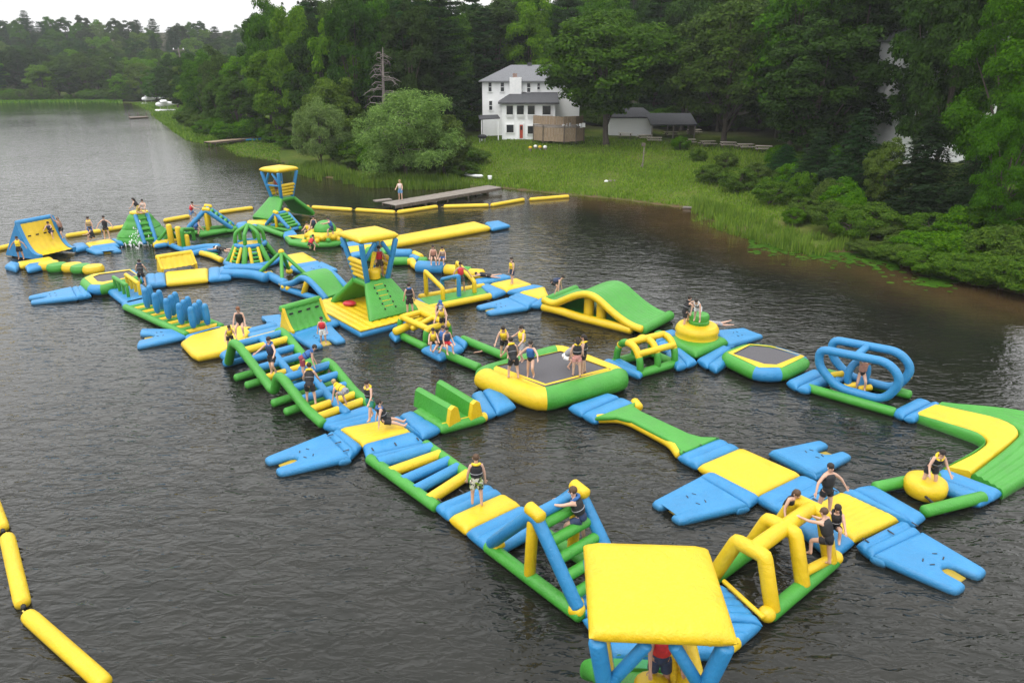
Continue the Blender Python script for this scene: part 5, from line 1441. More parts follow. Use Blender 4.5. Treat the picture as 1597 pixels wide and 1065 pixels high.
part(fh, 'chimney', MB().box((c0.x, YH - .45, (c0.z + 6.5) / 2), (1.9, .9, c0.z - 6.5)), WHITE, 'white painted chimney breast', smooth=False)
part(fh, 'chimney_top', MB().box((at(803, 120, YH).x, YH - .45, c0.z + .25), (.7, .6, .7)), BRICK, smooth=False)
for x0, x1, y0, y1 in ((762, 766.5, 129, 143), (781, 786, 129, 143), (822, 827, 130, 144), (838, 842, 130, 140), (763, 767.5, 158, 172)): window(fh, x0, x1, y0, y1, YH)
a, b_ = at(783, 213, YP), at(866, 160, YP)
part(fh, 'porch_wall', MB().box(((a.x + b_.x) / 2, YP + 2.4, (zb + b_.z) / 2), (b_.x - a.x, 4.8, b_.z - zb)), SIDING, smooth=False)
zr = b_.z; xl, xr = a.x - .6, b_.x + .6
pr = MB().add([(xl, YP - .7, zr), (xr, YP - .7, zr), (xr, YH - .02, zr + 1.35), (xl + 2.2, YH - .02, zr + 1.35), (xl, YH - .02, zr), (xl, YP - .7, zr - .2), (xr, YP - .7, zr - .2), (xr, YH - .02, zr - .2), (xl, YH - .02, zr - .2)],
              [(0, 1, 2, 3), (0, 3, 4), (0, 5, 6, 1), (4, 8, 5, 0), (1, 6, 7, 2), (8, 7, 6, 5)])
part(fh, 'porch_roof', pr, DSHING, smooth=False)
for x0, x1 in ((790, 800), (806, 817), (823, 834), (846, 859)):
    w = window(fh, x0, x1, 165, 179, YP, False)
    if x0 < 840:
        mb = MB(); p, q = at(x0, 183, YP), at(x1, 180, YP)
        for k in range(6): mb.box((lerp(p.x, q.x, k / 5), YP - .16, (p.z + q.z) / 2), (.06, .06, q.z - p.z))
        mb.box(((p.x + q.x) / 2, YP - .16, q.z), (q.x - p.x, .1, .09)); mb.box(((p.x + q.x) / 2, YP - .16, p.z), (q.x - p.x, .1, .08))
        part(fh, 'railing', mb, WHITE, smooth=False)
window(fh, 790, 801, 195, 207, YP, False); window(fh, 823, 833, 197, 209, YP, False)
d = px_box(fh, 'door', 810.5, 815.5, 195, 216, YP - .1, .12, REDP)
px_box(d, 'pane', 811.6, 814.4, 197, 203, YP - .13, .04, GLASS)
part(fh, 'door_frame', MB().box((at(809.6, 200, YP).x, YP - .08, at(809, 205, YP).z), (.14, .14, 2.5)).box((at(816.4, 200, YP).x, YP - .08, at(809, 205, YP).z), (.14, .14, 2.5)), WHITE, smooth=False)
part(fh, 'side_canopy', MB().add([at(746, 180, YP + 1), at(776, 179, YP + 1), at(780, 184, YP - 1.2), at(748, 186, YP - 1.2), at(746, 181.5, YP + 1), at(776, 180.5, YP + 1), at(780, 185.5, YP - 1.2), at(748, 187.5, YP - 1.2)],
     [(0, 1, 2, 3), (7, 6, 5, 4), (0, 3, 7, 4), (3, 2, 6, 7), (2, 1, 5, 6), (1, 0, 4, 5)]), DSHING, smooth=False)
for x in (751, 777):
    p = at(x, 186, YP - 1); part(fh, 'canopy_post', MB().box((p.x, YP - 1, (p.z + 2.6) / 2), (.14, .14, p.z - 2.6)), WHITE, smooth=False)
gr = at(752, 198, YP - 2); g = thing('barbecue', 'dark barbecue grill standing by the canopy of the white house', 'barbecue', (gr.x, gr.y, hz(gr.x, gr.y)))
z0 = hz(gr.x, gr.y)
part(g, 'body', MB().ell((gr.x, gr.y, z0 + .9), .75, .35, .35, 10, 6), BLK)
part(g, 'leg', MB().box((gr.x - .4, gr.y, z0 + .4), (.07, .3, .9)), METAL, smooth=False); part(g, 'leg', MB().box((gr.x + .4, gr.y, z0 + .4), (.07, .3, .9)), METAL, smooth=False)
# timber deck with its fence in front of the porch
dk = thing('timber_deck', 'weathered timber deck with a board fence in front of the white porch', 'deck', at(870, 215, 116))
def fence_run(parent, P, z0, z1, step, mat, nm):
    for (x0, y0), (x1, y1) in zip(P, P[1:]):
        L_ = math.hypot(x1 - x0, y1 - y0); n_ = max(1, int(L_ / step)); ang = math.atan2(y1 - y0, x1 - x0)
        for k in range(n_):
            t = (k + .5) / n_
            part(parent, nm, MB().box((lerp(x0, x1, t), lerp(y0, y1, t), (z0 + z1) / 2 + random.uniform(-.03, .03)), (L_ / n_ - .03, .05, z1 - z0), rz=ang), mat, smooth=False)
zf = at(860, 220, 114).z
p = [(at(834, 0, 115.5).x, 115.5), (at(850, 0, 113.6).x, 113.6), (at(885, 0, 112.6).x, 112.6), (at(905, 0, 113.2).x, 113.2), (at(918, 0, 115).x, 115)]
fence_run(dk, p, zf, at(860, 199, 114).z, .42, BROWN, 'board')
fence_run(dk, [(x, y + 1.8) for x, y in p], at(860, 194, 116).z, at(860, 181, 116).z, .5, BROWN, 'railing_board')
part(dk, 'platform', MB().slab([Vector((x, y + .2, at(860, 197, 114.5).z)) for x, y in p] + [Vector((p[-1][0], 118.2, at(860, 197, 114.5).z)), Vector((p[0][0], 118.2, at(860, 197, 114.5).z))], t=.2, r=.02, steps=1), WOOD)
for x, y in p: part(dk, 'post', MB().box((x, y - .08, zf + 1.1), (.16, .16, 2.6)), DKWOOD, smooth=False)
for k, (px, lb) in enumerate([(884, 'heap of white garden chairs on the timber deck'), (905, 'second heap of white chairs by the maple trunk')]):
    q = at(px, 203, 114.2); t = thing('chair_stack', lb, 'chairs', q)
    for j in range(3):
        m_ = Matrix.Rotation(random.uniform(0, 3), 4, 'Z')
        part(t, 'seat', MB().box(q + Vector((j * .5 - .5, 0, .25 + .1 * j)), (.5, .5, .06), M=m_), WHITE, smooth=False)
        part(t, 'backrest', MB().box(q + Vector((j * .5 - .5, .2, .55 + .1 * j)), (.5, .06, .55), M=m_), WHITE, smooth=False)
# low white wing and shelter right of the maple
wg = thing('low_wing', 'low white clapboard building glimpsed right of the lone maple trunk', 'building', at(985, 208, 121))
a, b_ = at(950, 209, 121), at(1018, 183, 121)
part(wg, 'wall', MB().box(((a.x + b_.x) / 2, 123.5, (a.z - .6 + b_.z) / 2), (b_.x - a.x, 5, b_.z - a.z + .6)), SIDING, smooth=False)
hip_roof(wg, a.x, b_.x, 121, 126, b_.z + .03, 1.3, 1.6, DSHING, .4)
sh_ = thing('picnic_shelter', 'open shelter with a dark roof beside the low white building', 'shelter', at(1045, 208, 119))
a, b_ = at(1014, 194, 117.5), at(1078, 182, 121.5)
V = [(a.x, 117, a.z), (b_.x, 117, a.z), (b_.x, 122, b_.z + .5), (a.x, 122, b_.z + .5)]
part(sh_, 'roof', MB().add(V + [(x, y, z - .18) for x, y, z in V], [(0, 1, 2, 3), (7, 6, 5, 4), (0, 4, 5, 1), (1, 5, 6, 2), (2, 6, 7, 3), (3, 7, 4, 0)]), DSHING, smooth=False)
for x in (a.x + .3, (a.x + b_.x) / 2, b_.x - .3):
    for y, z in ((117.2, a.z - .15), (121.7, b_.z + .3)):
        z0 = hz(x, y); part(sh_, 'post', MB().box((x, y, (z0 + z) / 2), (.18, .18, z - z0)), WOOD, smooth=False)
part(sh_, 'end_board', MB().box((b_.x - .3, 119.3, a.z - .9), (.06, 3.6, 1.6)), WOOD, smooth=False)
# picnic tables
PT = [(975, 216, -.3), (1005, 219, .2), (1020, 223, -.1), (1046, 214, .3), (1072, 226, 0), (1103, 229, .25), (1135, 231, -.15), (1162, 234, .2), (1190, 237, -.25), (1082, 210, .1)]
pl = ['picnic table nearest the lone maple trunk', 'picnic table second from the lone maple', 'picnic table just below the shelter', 'picnic table under the edge of the shelter roof', 'picnic table right of the leafy shrub on the slope', 'pale picnic table in the middle of the row',
      'picnic table fourth from the right end of the row', 'picnic table third from the right end of the row', 'last picnic table before the dark trees', 'picnic table behind the row beside the shelter']
pt0 = None
for (px, py, rz), lb in zip(PT, pl):
    p = ground(px, py)
    if pt0 is None:
        t = thing('picnic_table', lb, 'picnic table', p, rz, 'picnic tables on the lawn'); pt0 = t
        tp = [('tabletop', MB().box((0, 0, .76), (2.2, .8, .06)), PALE), ('bench', MB().box((0, -.75, .45), (2.2, .28, .05)), PALE), ('bench', MB().box((0, .75, .45), (2.2, .28, .05)), PALE)]
        for x in (-.8, .8):
            tp += [('leg', MB().bar((x, -.62, 0), (x, -.15, .75), .08, .1), DKWOOD), ('leg', MB().bar((x, .62, 0), (x, .15, .75), .08, .1), DKWOOD), ('cross_bar', MB().box((x + .06, 0, .42), (.05, 1.6, .09)), DKWOOD)]
        tp = [part(t, nm, mb, mt, smooth=False, local=True) for nm, mb, mt in tp]
    else:
        t = pt0.copy(); COL.objects.link(t); t.location = p; t.rotation_euler.z = rz; t['label'] = lb
        for q in tp: c = q.copy(); COL.objects.link(c); c.parent = t
# second white house behind the right-hand trees
h2 = thing('white_house', 'white clapboard house half hidden behind the trees of the right bank', 'house', at(1470, 210, 88))
Y2 = 88.0; a, b_ = at(1395, 235, Y2), at(1580, 60, Y2)
part(h2, 'wall', MB().box(((a.x + b_.x) / 2, Y2 + 4, (a.z - 2 + b_.z) / 2), (b_.x - a.x, 8, b_.z - a.z + 2)), SIDING, smooth=False)
hip_roof(h2, a.x, b_.x, Y2, Y2 + 8, b_.z + .03, 3, 4, SHING, .5)
for x in (1408, 1428, 1448, 1500): window(h2, x, x + 9, 112, 136, Y2)
c0, c1 = at(1395, 152, Y2 - 2.5), at(1560, 168, Y2 - 2.5)
part(h2, 'porch_roof', MB().box(((c0.x + c1.x) / 2, Y2 - 1.3, (c0.z + c1.z) / 2), (c1.x - c0.x, 2.6, .25)), DSHING, smooth=False)
for k, x in enumerate((1408, 1440, 1491, 1516, 1541)):
    p, q = at(x, 168, Y2 - 2.4), at(x, 222, Y2 - 2.4)
    part(h2, 'porch_post', MB().box((p.x, Y2 - 2.4, (p.z + q.z) / 2 - .4), (.22, .22, p.z - q.z + .8)), WHITE, smooth=False)
p, q = at(1395, 181, Y2 - 2.4), at(1560, 181, Y2 - 2.4)
part(h2, 'porch_rail', MB().box(((p.x + q.x) / 2, Y2 - 2.3, p.z), (q.x - p.x, .09, .12)), WHITE, smooth=False)

# docks
def dock(label, L0, L1, width, z, n_planks, top=WOOD):
    f = Fr(L0, L1); L = f.L
    root = thing('dock', label, 'dock', f(L / 2, width / 2, 0))
    pm = None
    for k in range(n_planks):
        x = L * (k + .5) / n_planks
        o = part(root, 'plank', MB().box(f(x, width / 2, z - .03 + random.uniform(-.008, .008)), (L / n_planks - .03, width + random.uniform(-.06, .06), .06), rz=f.ang), top, smooth=False)
    for y in (.06, width - .06): part(root, 'beam', MB().box(f(L / 2, y, z - .2), (L, .12, .26), rz=f.ang), DKWOOD, smooth=False)
    for k in range(5):
        for y in (.15, width - .15): part(root, 'pile', MB().tube([f(L * (k + .3) / 5, y, -.8), f(L * (k + .3) / 5, y, z - .06)], .11, 8), DKWOOD)
    return root, f
d1, fd1 = dock('long grey plank dock where a man in a white shirt stands', W(617, 321, .55), W(783, 293, .55), 2.3, .6, 46)
d2, fd2 = dock('brown dock with a blue kayak on the far left bank', W(330, 223, .7), W(424, 212, .9), 2.2, .8, 40, BROWN)
p = ground(764, 284); single('bucket', MB().lathe((p.x, p.y, .6), [(.22, 0), (.28, .4), (.27, .42)], 12), WHITE, 'white bucket at the shore end of the grey dock', 'bucket', loc=(p.x, p.y, .6))
p = W(676, 315, .05); single('mooring_buoy', MB().ell(p + Vector((0, 0, .1)), .42, .3, .28), WHITE, 'white mooring buoy against the side of the grey dock', 'buoy', loc=p)
p = W(597, 316, .1); single('swim_step', MB().box(p + Vector((0, 0, .25)), (1.9, .8, .12), rz=R(35)), WOOD, 'pale low step at the outer end of the grey dock', 'step', loc=p, smooth=False)
def kayak(name, label, c, ang, L_, w, mat, flip=False):
    f = Fr(Vector(c), Vector(c) + Vector((math.cos(ang), math.sin(ang), 0))); rings = []
    for k in range(11):
        t = k / 10; ww = w * max(.06, math.sin(math.pi * t) ** .6); x = (t - .5) * L_
        rings.append([f(x, math.cos(a) * ww, c[2] + .2 + math.sin(a) * .2 * (1 if ww > .1 else .3) + .12 * (2 * t - 1) ** 2) for a in np.linspace(0, 2 * math.pi, 11)[:-1]])
    root = thing(name, label, 'kayak', (c[0], c[1], c[2]))
    part(root, 'hull', MB().loft(rings), mat)
    part(root, 'cockpit', MB().ell(f(-.1, 0, c[2] + .4), .5, w * .55, .06, 10, 5, Matrix.Rotation(ang, 3, 'Z')), BLK)
    return root
p = ground(396, 221) + Vector((0, 0, .15)); kayak('kayak', 'light blue kayak lying against the brown dock', p, R(40), 5.0, .55, BLUE)
p = ground(738, 277); kayak('kayak', 'white and teal kayak pulled up in the grass beside the big willow', p, R(-40), 3.4, .42, WHITE)
p = ground(952, 284); t = thing('shore_stones', 'small group of pale stones in the long grass above the bank', 'stones', p)
for k in range(3): part(t, 'stone', MB().ell(p + Vector((k * .5 - .5, .1 * k, .05)), .26 - .05 * k, .2, .16, 8, 5), DEADB if k else WHITE)
# lamp post on the slope
p = ground(1002, 262); t = thing('bird_house', 'small dark bird house on a leaning post in the long grass', 'bird house', p)
part(t, 'post', MB().tube([p - Vector((0, 0, .3)), p + Vector((.05, 0, 2.6))], .07, 8), WOOD)
part(t, 'box', MB().box(p + Vector((-.05, 0, 2.9)), (.45, .35, .4)), DKWOOD, smooth=False)
part(t, 'brace', MB().bar(p + Vector((-.3, 0, 0)), p + Vector((.02, 0, .7)), .07, .07), WOOD, smooth=False)
# flower tubs on the lawn
for k, (px, py) in enumerate(((827, 236), (835, 234), (842, 235), (850, 235))):
    p = ground(px, py); t = thing('flower_pot', ['first', 'second', 'third', 'last'][k] + ' from the left of the pale flower pots on the lawn below the deck', 'flower pot', p)
    part(t, 'pot', MB().lathe(p, [(.2, 0), (.3, .35), (.28, .37)], 10), WOOD); part(t, 'flowers', MB().ell(p + Vector((0, 0, .5)), .3, .3, .22, 8, 5), WHITE if k % 2 else YEL)
# float planes
def plane(label, c, ang, s=1.0):
    f = Fr(Vector(c), Vector(c) + Vector((math.cos(ang), math.sin(ang), 0))); zz = c[2]
    root = thing('float_plane', label, 'plane', c)
    rings = []
    for x, r, z in ((-1.9, .18, 1.75), (-1.7, .42, 1.75), (-1.0, .6, 1.8), (0, .72, 1.95), (1.0, .65, 1.95), (2.4, .42, 1.9), (4.2, .22, 1.95), (5.6, .1, 2.05)):
        rings.append([f(x * s, math.cos(a) * r * .85 * s, zz + (z + math.sin(a) * r) * s) for a in np.linspace(0, 2 * math.pi, 13)[:-1]])
    part(root, 'fuselage', MB().loft(rings), WHITE)
    part(root, 'wing', MB().slab([f(x * s, y * s, zz + 2.75 * s) for x, y in ((-.5, -5.3), (.9, -5.1), (1.1, 0), (.9, 5.1), (-.5, 5.3), (-.7, 0))], t=.2, r=.08, steps=2), WHITE)
    part(root, 'tail_fin', MB().slab([f(x * s, 0, 0) + Vector((0, 0, 0)) for x in (4.5,)] * 0 + [f(4.6 * s, -1.7 * s, zz + 2.1 * s), f(5.6 * s, -1.6 * s, zz + 2.1 * s), f(5.6 * s, 1.6 * s, zz + 2.1 * s), f(4.6 * s, 1.7 * s, zz + 2.1 * s)], t=.1, r=.04, steps=1), WHITE)
    mb = MB(); P = [(4.3, 2.05), (5.2, 3.5), (5.9, 3.5), (5.7, 2.05)]
    mb.loft([[f(x * s, y, zz + z * s) for x, z in P] for y in (-.06, .06)]); part(root, 'rudder', mb, WHITE, smooth=False)
    part(root, 'windscreen', MB().ell(f(-.55 * s, 0, zz + 2.35 * s), .5 * s, .5 * s, .32 * s, 10, 6), GLASS)
    part(root, 'propeller', MB().box(f(-2.0 * s, 0, zz + 1.75 * s), (.06, .14, 1.9 * s), rz=f.ang), BLK, smooth=False)
    for sy in (-1, 1):
        part(root, 'float', MB().tube([f(-2.2 * s, sy * 1.1 * s, zz + .3 * s), f(-1.2 * s, sy * 1.1 * s, zz + .15 * s), f(2.8 * s, sy * 1.1 * s, zz + .25 * s)], [.12, .32, .14], 10), WHITE)
        part(root, 'strut', MB().bar(f(.1 * s, sy * .5 * s, zz + 1.5 * s), f(.2 * s, sy * 2.8 * s, zz + 2.7 * s), .07, .1), WHITE, smooth=False)
        for x in (-.8, 1.0): part(root, 'float_strut', MB().bar(f(x * s, sy * .4 * s, zz + 1.4 * s), f(x * s, sy * 1.1 * s, zz + .4 * s), .07, .09), METAL, smooth=False)
    return root
plane('white float plane nearer the camera moored at the marsh edge', W(256, 173.5, 0), R(24), 1.15)
plane('white float plane farther away among the bushes of the marsh', W(232, 163, 0), R(20), 1.1)
fd = thing('pontoon', 'small low pontoon off the end of the marsh near the float planes', 'pontoon', W(215, 182, 0))
part(fd, 'deck', MB().pad(Q((200, 182), (203, 184), (232, 182.4), (229, 181), z=.35), t=.3, r=.1), DKWOOD)
for px in (202, 216, 229): q = W(px, 182.3, 0); part(fd, 'post', MB().tube([q, q + Vector((0, 0, 1.1))], .14, 6), DKWOOD)
# power poles on the far bank
for px, py, Y, hgt, lb in ((278, 76, 268, 30, 'pale power pole with a crossarm above the float planes'), (165, 90, 320, 26, 'thin pale power pole among the trees of the far shore')):
    top = at(px, py, Y); z0 = hz(top.x, Y)
    t = thing('power_pole', lb, 'power pole', (top.x, Y, z0))
    part(t, 'pole', MB().tube([(top.x + .6, Y, z0 - .4), (top.x, Y, top.z)], [.26, .2], 8), DEADB)
    part(t, 'crossarm', MB().box((top.x, Y, top.z - .5), (4.2, .25, .28)), DEADB, smooth=False)
    for k in (-1.7, 0, 1.7): part(t, 'insulator', MB().lathe((top.x + k, Y, top.z - .35), [(.16, 0), (.2, .2), (.1, .5)], 8), WHITE)
# stump row of driftwood at the bank
p0, p1 = ground(1062, 323), ground(1090, 322)
single('driftwood_log', MB().tube([W(1066, 324, .1), W(1092, 325, .12)], [.16, .1], 8), DEADB, 'short bleached log lying at the muddy water edge', 'log', loc=W(1078, 324, 0))
# ------------------------------------------------------------------ people
SKIN = noisy('skin', (.46, .27, .19), (.56, .35, .26), 5, .5, .0); SKIN2 = noisy('tanned_skin', (.30, .165, .105), (.38, .22, .15), 5, .5)
CLOTH = {}
def cloth(c, nm='cloth'):
    k = tuple(c)
    if k not in CLOTH: CLOTH[k] = noisy('%s_%d' % (nm, len(CLOTH)), tuple(x * .75 for x in c), tuple(min(1, x * 1.15) for x in c), 14, .75, .3, 30)
    return CLOTH[k]
K_, NV, TEAL, YV, RV, BV, WH, GRY, MAR = (.012, .012, .014), (.02, .035, .085), (.02, .20, .17), (.75, .52, .02), (.50, .02, .03), (.02, .10, .30), (.7, .7, .7), (.25, .25, .27), (.22, .03, .05)
PATT, pn, pl_, pb = newmat('patterned_shorts')
t = pn.new('ShaderNodeTexVoronoi'); t.inputs['Scale'].default_value = 14; tcx = pn.new('ShaderNodeTexCoord'); pl_.new(tcx.outputs['Object'], t.inputs[0])
r = ramp(pn, [(.3, (.015, .02, .015)), (.45, (.25, .38, .04)), (.6, (.5, .48, .4))]); pl_.new(t.outputs['Color'], r.inputs[0]); pl_.new(r.outputs[0], pb.inputs['Base Color'])
HAIR = {'dark': cloth((.018, .012, .009), 'hair'), 'brown': cloth((.075, .04, .02), 'hair'), 'fair': cloth((.35, .24, .11), 'hair'), 'red': cloth((.16, .06, .025), 'hair')}

POSES = {  # lean, twist-free; arms (pitch, abduct, elbow) x2 (left, right), legs (pitch, abduct, knee) x2, tip, horizontal anchor
    'stand': (3, (6, 10, 14), (2, 10, 10), (4, 5, 4), (-4, 5, 3), 0, 'feet'),
    'stride': (8, (30, 10, 25), (-22, 10, 20), (24, 4, 12), (-14, 4, 8), 0, 'feet'),
    'arms_out': (-3, (8, 48, 12), (12, 42, 10), (4, 10, 4), (-4, 10, 4), 0, 'feet'),
    'guard': (4, (25, 14, 40), (42, 8, 20), (5, 6, 4), (-3, 6, 4), 0, 'feet'),
    'bend': (62, (70, 8, 10), (60, 8, 12), (8, 8, 10), (-2, 8, 6), 0, 'feet'),
    'hunch': (34, (50, 14, 30), (40, 18, 35), (16, 9, 22), (0, 9, 12), 0, 'feet'),
    'crouch': (46, (70, 12, 25), (60, 12, 30), (92, 14, 118), (80, 14, 110), 0, 'feet'),
    'kneel': (30, (45, 14, 35), (38, 12, 30), (14, 8, 96), (8, 8, 92), 0, 'pelvis'),
    'crawl': (78, (84, 8, 5), (70, 8, 8), (78, 8, 88), (60, 8, 80), 0, 'pelvis'),
    'sit': (-14, (-34, 14, 6), (-30, 16, 8), (82, 9, 22), (78, 8, 14), 0, 'pelvis'),
    'sit_edge': (8, (18, 10, 30), (24, 10, 24), (82, 8, 84), (84, 10, 78), 0, 'pelvis'),
    'sit_hug': (18, (60, 8, 40), (56, 8, 40), (112, 8, 112), (108, 8, 110), 0, 'pelvis'),
    'climb': (22, (98, 8, 14), (70, 14, 30), (66, 8, 74), (-4, 6, 6), 0, 'feet'),
    'hang': (10, (140, 10, 20), (150, 8, 15), (44, 8, 60), (10, 6, 25), 0, 'feet'),
    'hop': (6, (40, 34, 30), (30, 40, 40), (34, 8, 62), (0, 5, 8), 0, 'feet'),
    'lie': (0, (160, 16, 10), (20, 14, 20), (4, 8, 10), (-2, 6, 16), 84, 'pelvis'),
    'swim': (0, (130, 24, 20), (60, 34, 30), (6, 8, 14), (-8, 8, 20), 74, 'pelvis'),
}
def person(label, px, py, z, yaw, pose, h=1.6, vest=K_, collar=YV, legs=K_, legstyle='shorts', hair='dark', hairlen=0, skin=None, cap=None, lift=0.0, tilt=0, ptl=None, hold=None):
    skin = skin or SKIN; h *= 1.15
    lean, aL, aR, lL, lR, tip, anch = POSES[pose]
    la = R(lean); u = Vector((0, math.sin(la), math.cos(la))); fw = Vector((0, math.cos(la), -math.sin(la)))
    Rt = Matrix.Rotation(-la, 3, 'X')
    def ld(p, ab, s): p, ab = R(p), R(ab); return Vector((s * math.sin(ab), math.sin(p) * math.cos(ab), -math.cos(p) * math.cos(ab)))
    J = {}; J['pel'] = Vector((0, 0, 0)); J['waist'] = u * .10; J['chest'] = u * .235 + fw * .006; J['neck'] = u * .305
    hl = R(lean * .45); hu = Vector((0, math.sin(hl), math.cos(hl)))
    J['nk2'] = J['neck'] + hu * .035; J['jaw'] = J['nk2'] + hu * .028 + Vector((0, .012, 0)); J['head'] = J['nk2'] + hu * .075 + Vector((0, .008, 0)); J['crown'] = J['nk2'] + hu * .118
    for s, n_, a in ((-1, 'L', aL), (1, 'R', aR)):
        J['sh' + n_] = u * .272 + Vector((s * .098, 0, 0))
        d1 = Rt @ ld(a[0], a[1], s); d2 = Rt @ ld(a[0] + a[2], a[1] * .55, s)
        J['el' + n_] = J['sh' + n_] + d1 * .168 + Vector((s * .016, 0, 0)); J['wr' + n_] = J['el' + n_] + d2 * .15; J['pa' + n_] = J['wr' + n_] + d2 * .035; J['hd' + n_] = d2
    for s, n_, a in ((-1, 'L', lL), (1, 'R', lR)):
        J['hip' + n_] = Vector((s * .052, 0, -.035)); d1 = ld(a[0], a[1], s); d2 = ld(a[0] - a[2], a[1] * .4, s)
        J['kn' + n_] = J['hip' + n_] + d1 * .238; J['an' + n_] = J['kn' + n_] + d2 * .222
        fdir = Vector((0, d2.z * -1, d2.y)).normalized() if pose not in ('lie', 'swim', 'kneel', 'crawl') else d2
        J['he' + n_] = J['an' + n_] - fdir * .02 + d2 * .018; J['to' + n_] = J['an' + n_] + fdir * .085 + d2 * .02
    if tip:
        M_ = Matrix.Rotation(-R(tip), 3, 'X'); J = {k: M_ @ v for k, v in J.items()}; u = M_ @ u; fw = M_ @ fw; hu = M_ @ hu
    if tilt:
        M_ = Matrix.Rotation(R(tilt), 3, 'Y'); J = {k: M_ @ v for k, v in J.items()}; u = M_ @ u; fw = M_ @ fw; hu = M_ @ hu
    low = min([J[k].z - .022 for k in J if k[:2] in ('he', 'to', 'kn')] + [J['pel'].z - .075])
    ctr = (J['anL'] + J['anR']) / 2 if anch == 'feet' else J['pel']
    off = Vector((-ctr.x, -ctr.y, -low))
    J = {k: ((v + off) if not k.startswith('hd') else v) * (h if not k.startswith('hd') else 1) for k, v in J.items()}
    loc = (W(px, py, z) if isinstance(px, (int, float)) else Vector(px)) + Vector((0, 0, lift))
    root = thing('person', label, 'person', loc, R(yaw))
    edges = [('pel', 'waist'), ('waist', 'chest'), ('chest', 'neck'), ('neck', 'nk2'), ('nk2', 'jaw'), ('jaw', 'head'), ('head', 'crown')]
    for n_ in 'LR': edges += [('chest', 'sh' + n_), ('sh' + n_, 'el' + n_), ('el' + n_, 'wr' + n_), ('wr' + n_, 'pa' + n_), ('pel', 'hip' + n_), ('hip' + n_, 'kn' + n_), ('kn' + n_, 'an' + n_), ('an' + n_, 'to' + n_), ('an' + n_, 'he' + n_)]
    rad = {'pel': (.078, .062), 'waist': (.066, .052), 'chest': (.082, .06), 'neck': (.036, .034), 'nk2': (.030, .030), 'jaw': (.040, .042), 'head': (.052, .058), 'crown': (.036, .04)}
    for n_ in 'LR': rad.update({'sh' + n_: (.036, .036), 'el' + n_: (.026, .026), 'wr' + n_: (.017, .017), 'pa' + n_: (.02, .014), 'hip' + n_: (.058, .058), 'kn' + n_: (.038, .038), 'an' + n_: (.023, .023), 'to' + n_: (.02, .014), 'he' + n_: (.02, .02)})
    names = list(rad); ix = {k: i for i, k in enumerate(names)}
    me = bpy.data.meshes.new('body'); me.from_pydata([tuple(J[k]) for k in names], [(ix[a], ix[b_]) for a, b_ in edges], [])
    body = bpy.data.objects.new('body', me); COL.objects.link(body); body.parent = root; me.materials.append(skin)
    body.modifiers.new('skin', 'SKIN').use_smooth_shade = True
    for k in names:
        v = me.skin_vertices[0].data[ix[k]]; v.radius = (rad[k][0] * h, rad[k][1] * h); v.use_root = (k == 'pel')
    sb = body.modifiers.new('smooth', 'SUBSURF'); sb.levels = sb.render_levels = 1
    X = Vector((1, 0, 0))
    if tilt: X = Matrix.Rotation(R(tilt), 3, 'Y') @ X
    def ring(c, rx, ry, n=12, up=None): return [c + X * (math.cos(a) * rx * h) + fw * (math.sin(a) * ry * h) for a in np.linspace(0, 2 * math.pi, n + 1)[:-1]]
    P = J['pel']
    if vest is not None:
        sh = vest != 'skin'
        part(root, 'life_vest', MB().loft([ring(P + u * h * t, rx, ry) for t, rx, ry in ((.055, .098, .078), (.075, .108, .088), (.15, .106, .092), (.22, .110, .096), (.265, .098, .086), (.292, .062, .058))]), cloth(vest), local=True)
        if collar is not None:
            c = P + u * h * .30; mb = MB()
            pts = [c + X * (math.cos(a) * .064 * h) + fw * ((math.sin(a) * .062 - .012) * h) + u * (.014 if math.sin(a) < 0 else -.035 * max(0, math.sin(a))) * h for a in np.linspace(0, 2 * math.pi, 13)[:-1]]
            mb.tube(pts, .026 * h, 8, closed=True)
            part(root, 'vest_collar', mb, cloth(collar), local=True)
            mb = MB().tube(ring(P + u * h * .135, .107, .094, 16), .007 * h, 5, closed=True); part(root, 'vest_strap', mb, cloth(K_ if vest != K_ else GRY), local=True)
    lm = PATT if legs == 'patt' else cloth(legs)
    mb = MB().loft([ring(P + u * h * t, rx, ry) for t, rx, ry in ((.072, .080, .066), (.03, .088, .074), (-.02, .092, .078), (-.062, .07, .066))])
    if legstyle != 'brief':
        ext = .62 if legstyle == 'shorts' else .40
        for n_ in 'LR': mb.tube([J['hip' + n_], lerp(J['hip' + n_], J['kn' + n_], ext)], [.068 * h, .060 * h], 10, cap='flat')
    part(root, 'shorts' if legstyle != 'brief' else 'swimsuit', mb, lm, local=True)
    # head: hair, face
    hc = J['head']; f_ = (fw * .5 + Vector((0, 1, 0)) * .5 if not tip else fw); f_ = (f_ - hu * f_.dot(hu)).normalized()
    B = Matrix((X, f_, hu)).transposed()
    mb = MB().ell(hc + hu * .018 * h - f_ * .012 * h, .060 * h, .064 * h, .060 * h, 12, 8, B)
    if hairlen:
        mb.tube([hc - f_ * .04 * h + hu * .02 * h, hc - f_ * .066 * h - hu * .06 * h, hc - f_ * .07 * h - hu * .06 * h - u * .10 * h * hairlen], [.05 * h, .05 * h, .022 * h], 8)
    part(root, 'hair', mb, HAIR[hair], local=True)
    part(root, 'nose', MB().ell(hc + f_ * .060 * h - hu * .014 * h, .009 * h, .012 * h, .016 * h, 6, 4, B), skin, local=True)
    part(root, 'mouth', MB().ell(hc + f_ * .052 * h - hu * .042 * h, .018 * h, .006 * h, .005 * h, 6, 4, B), cloth((.28, .10, .09)), local=True)
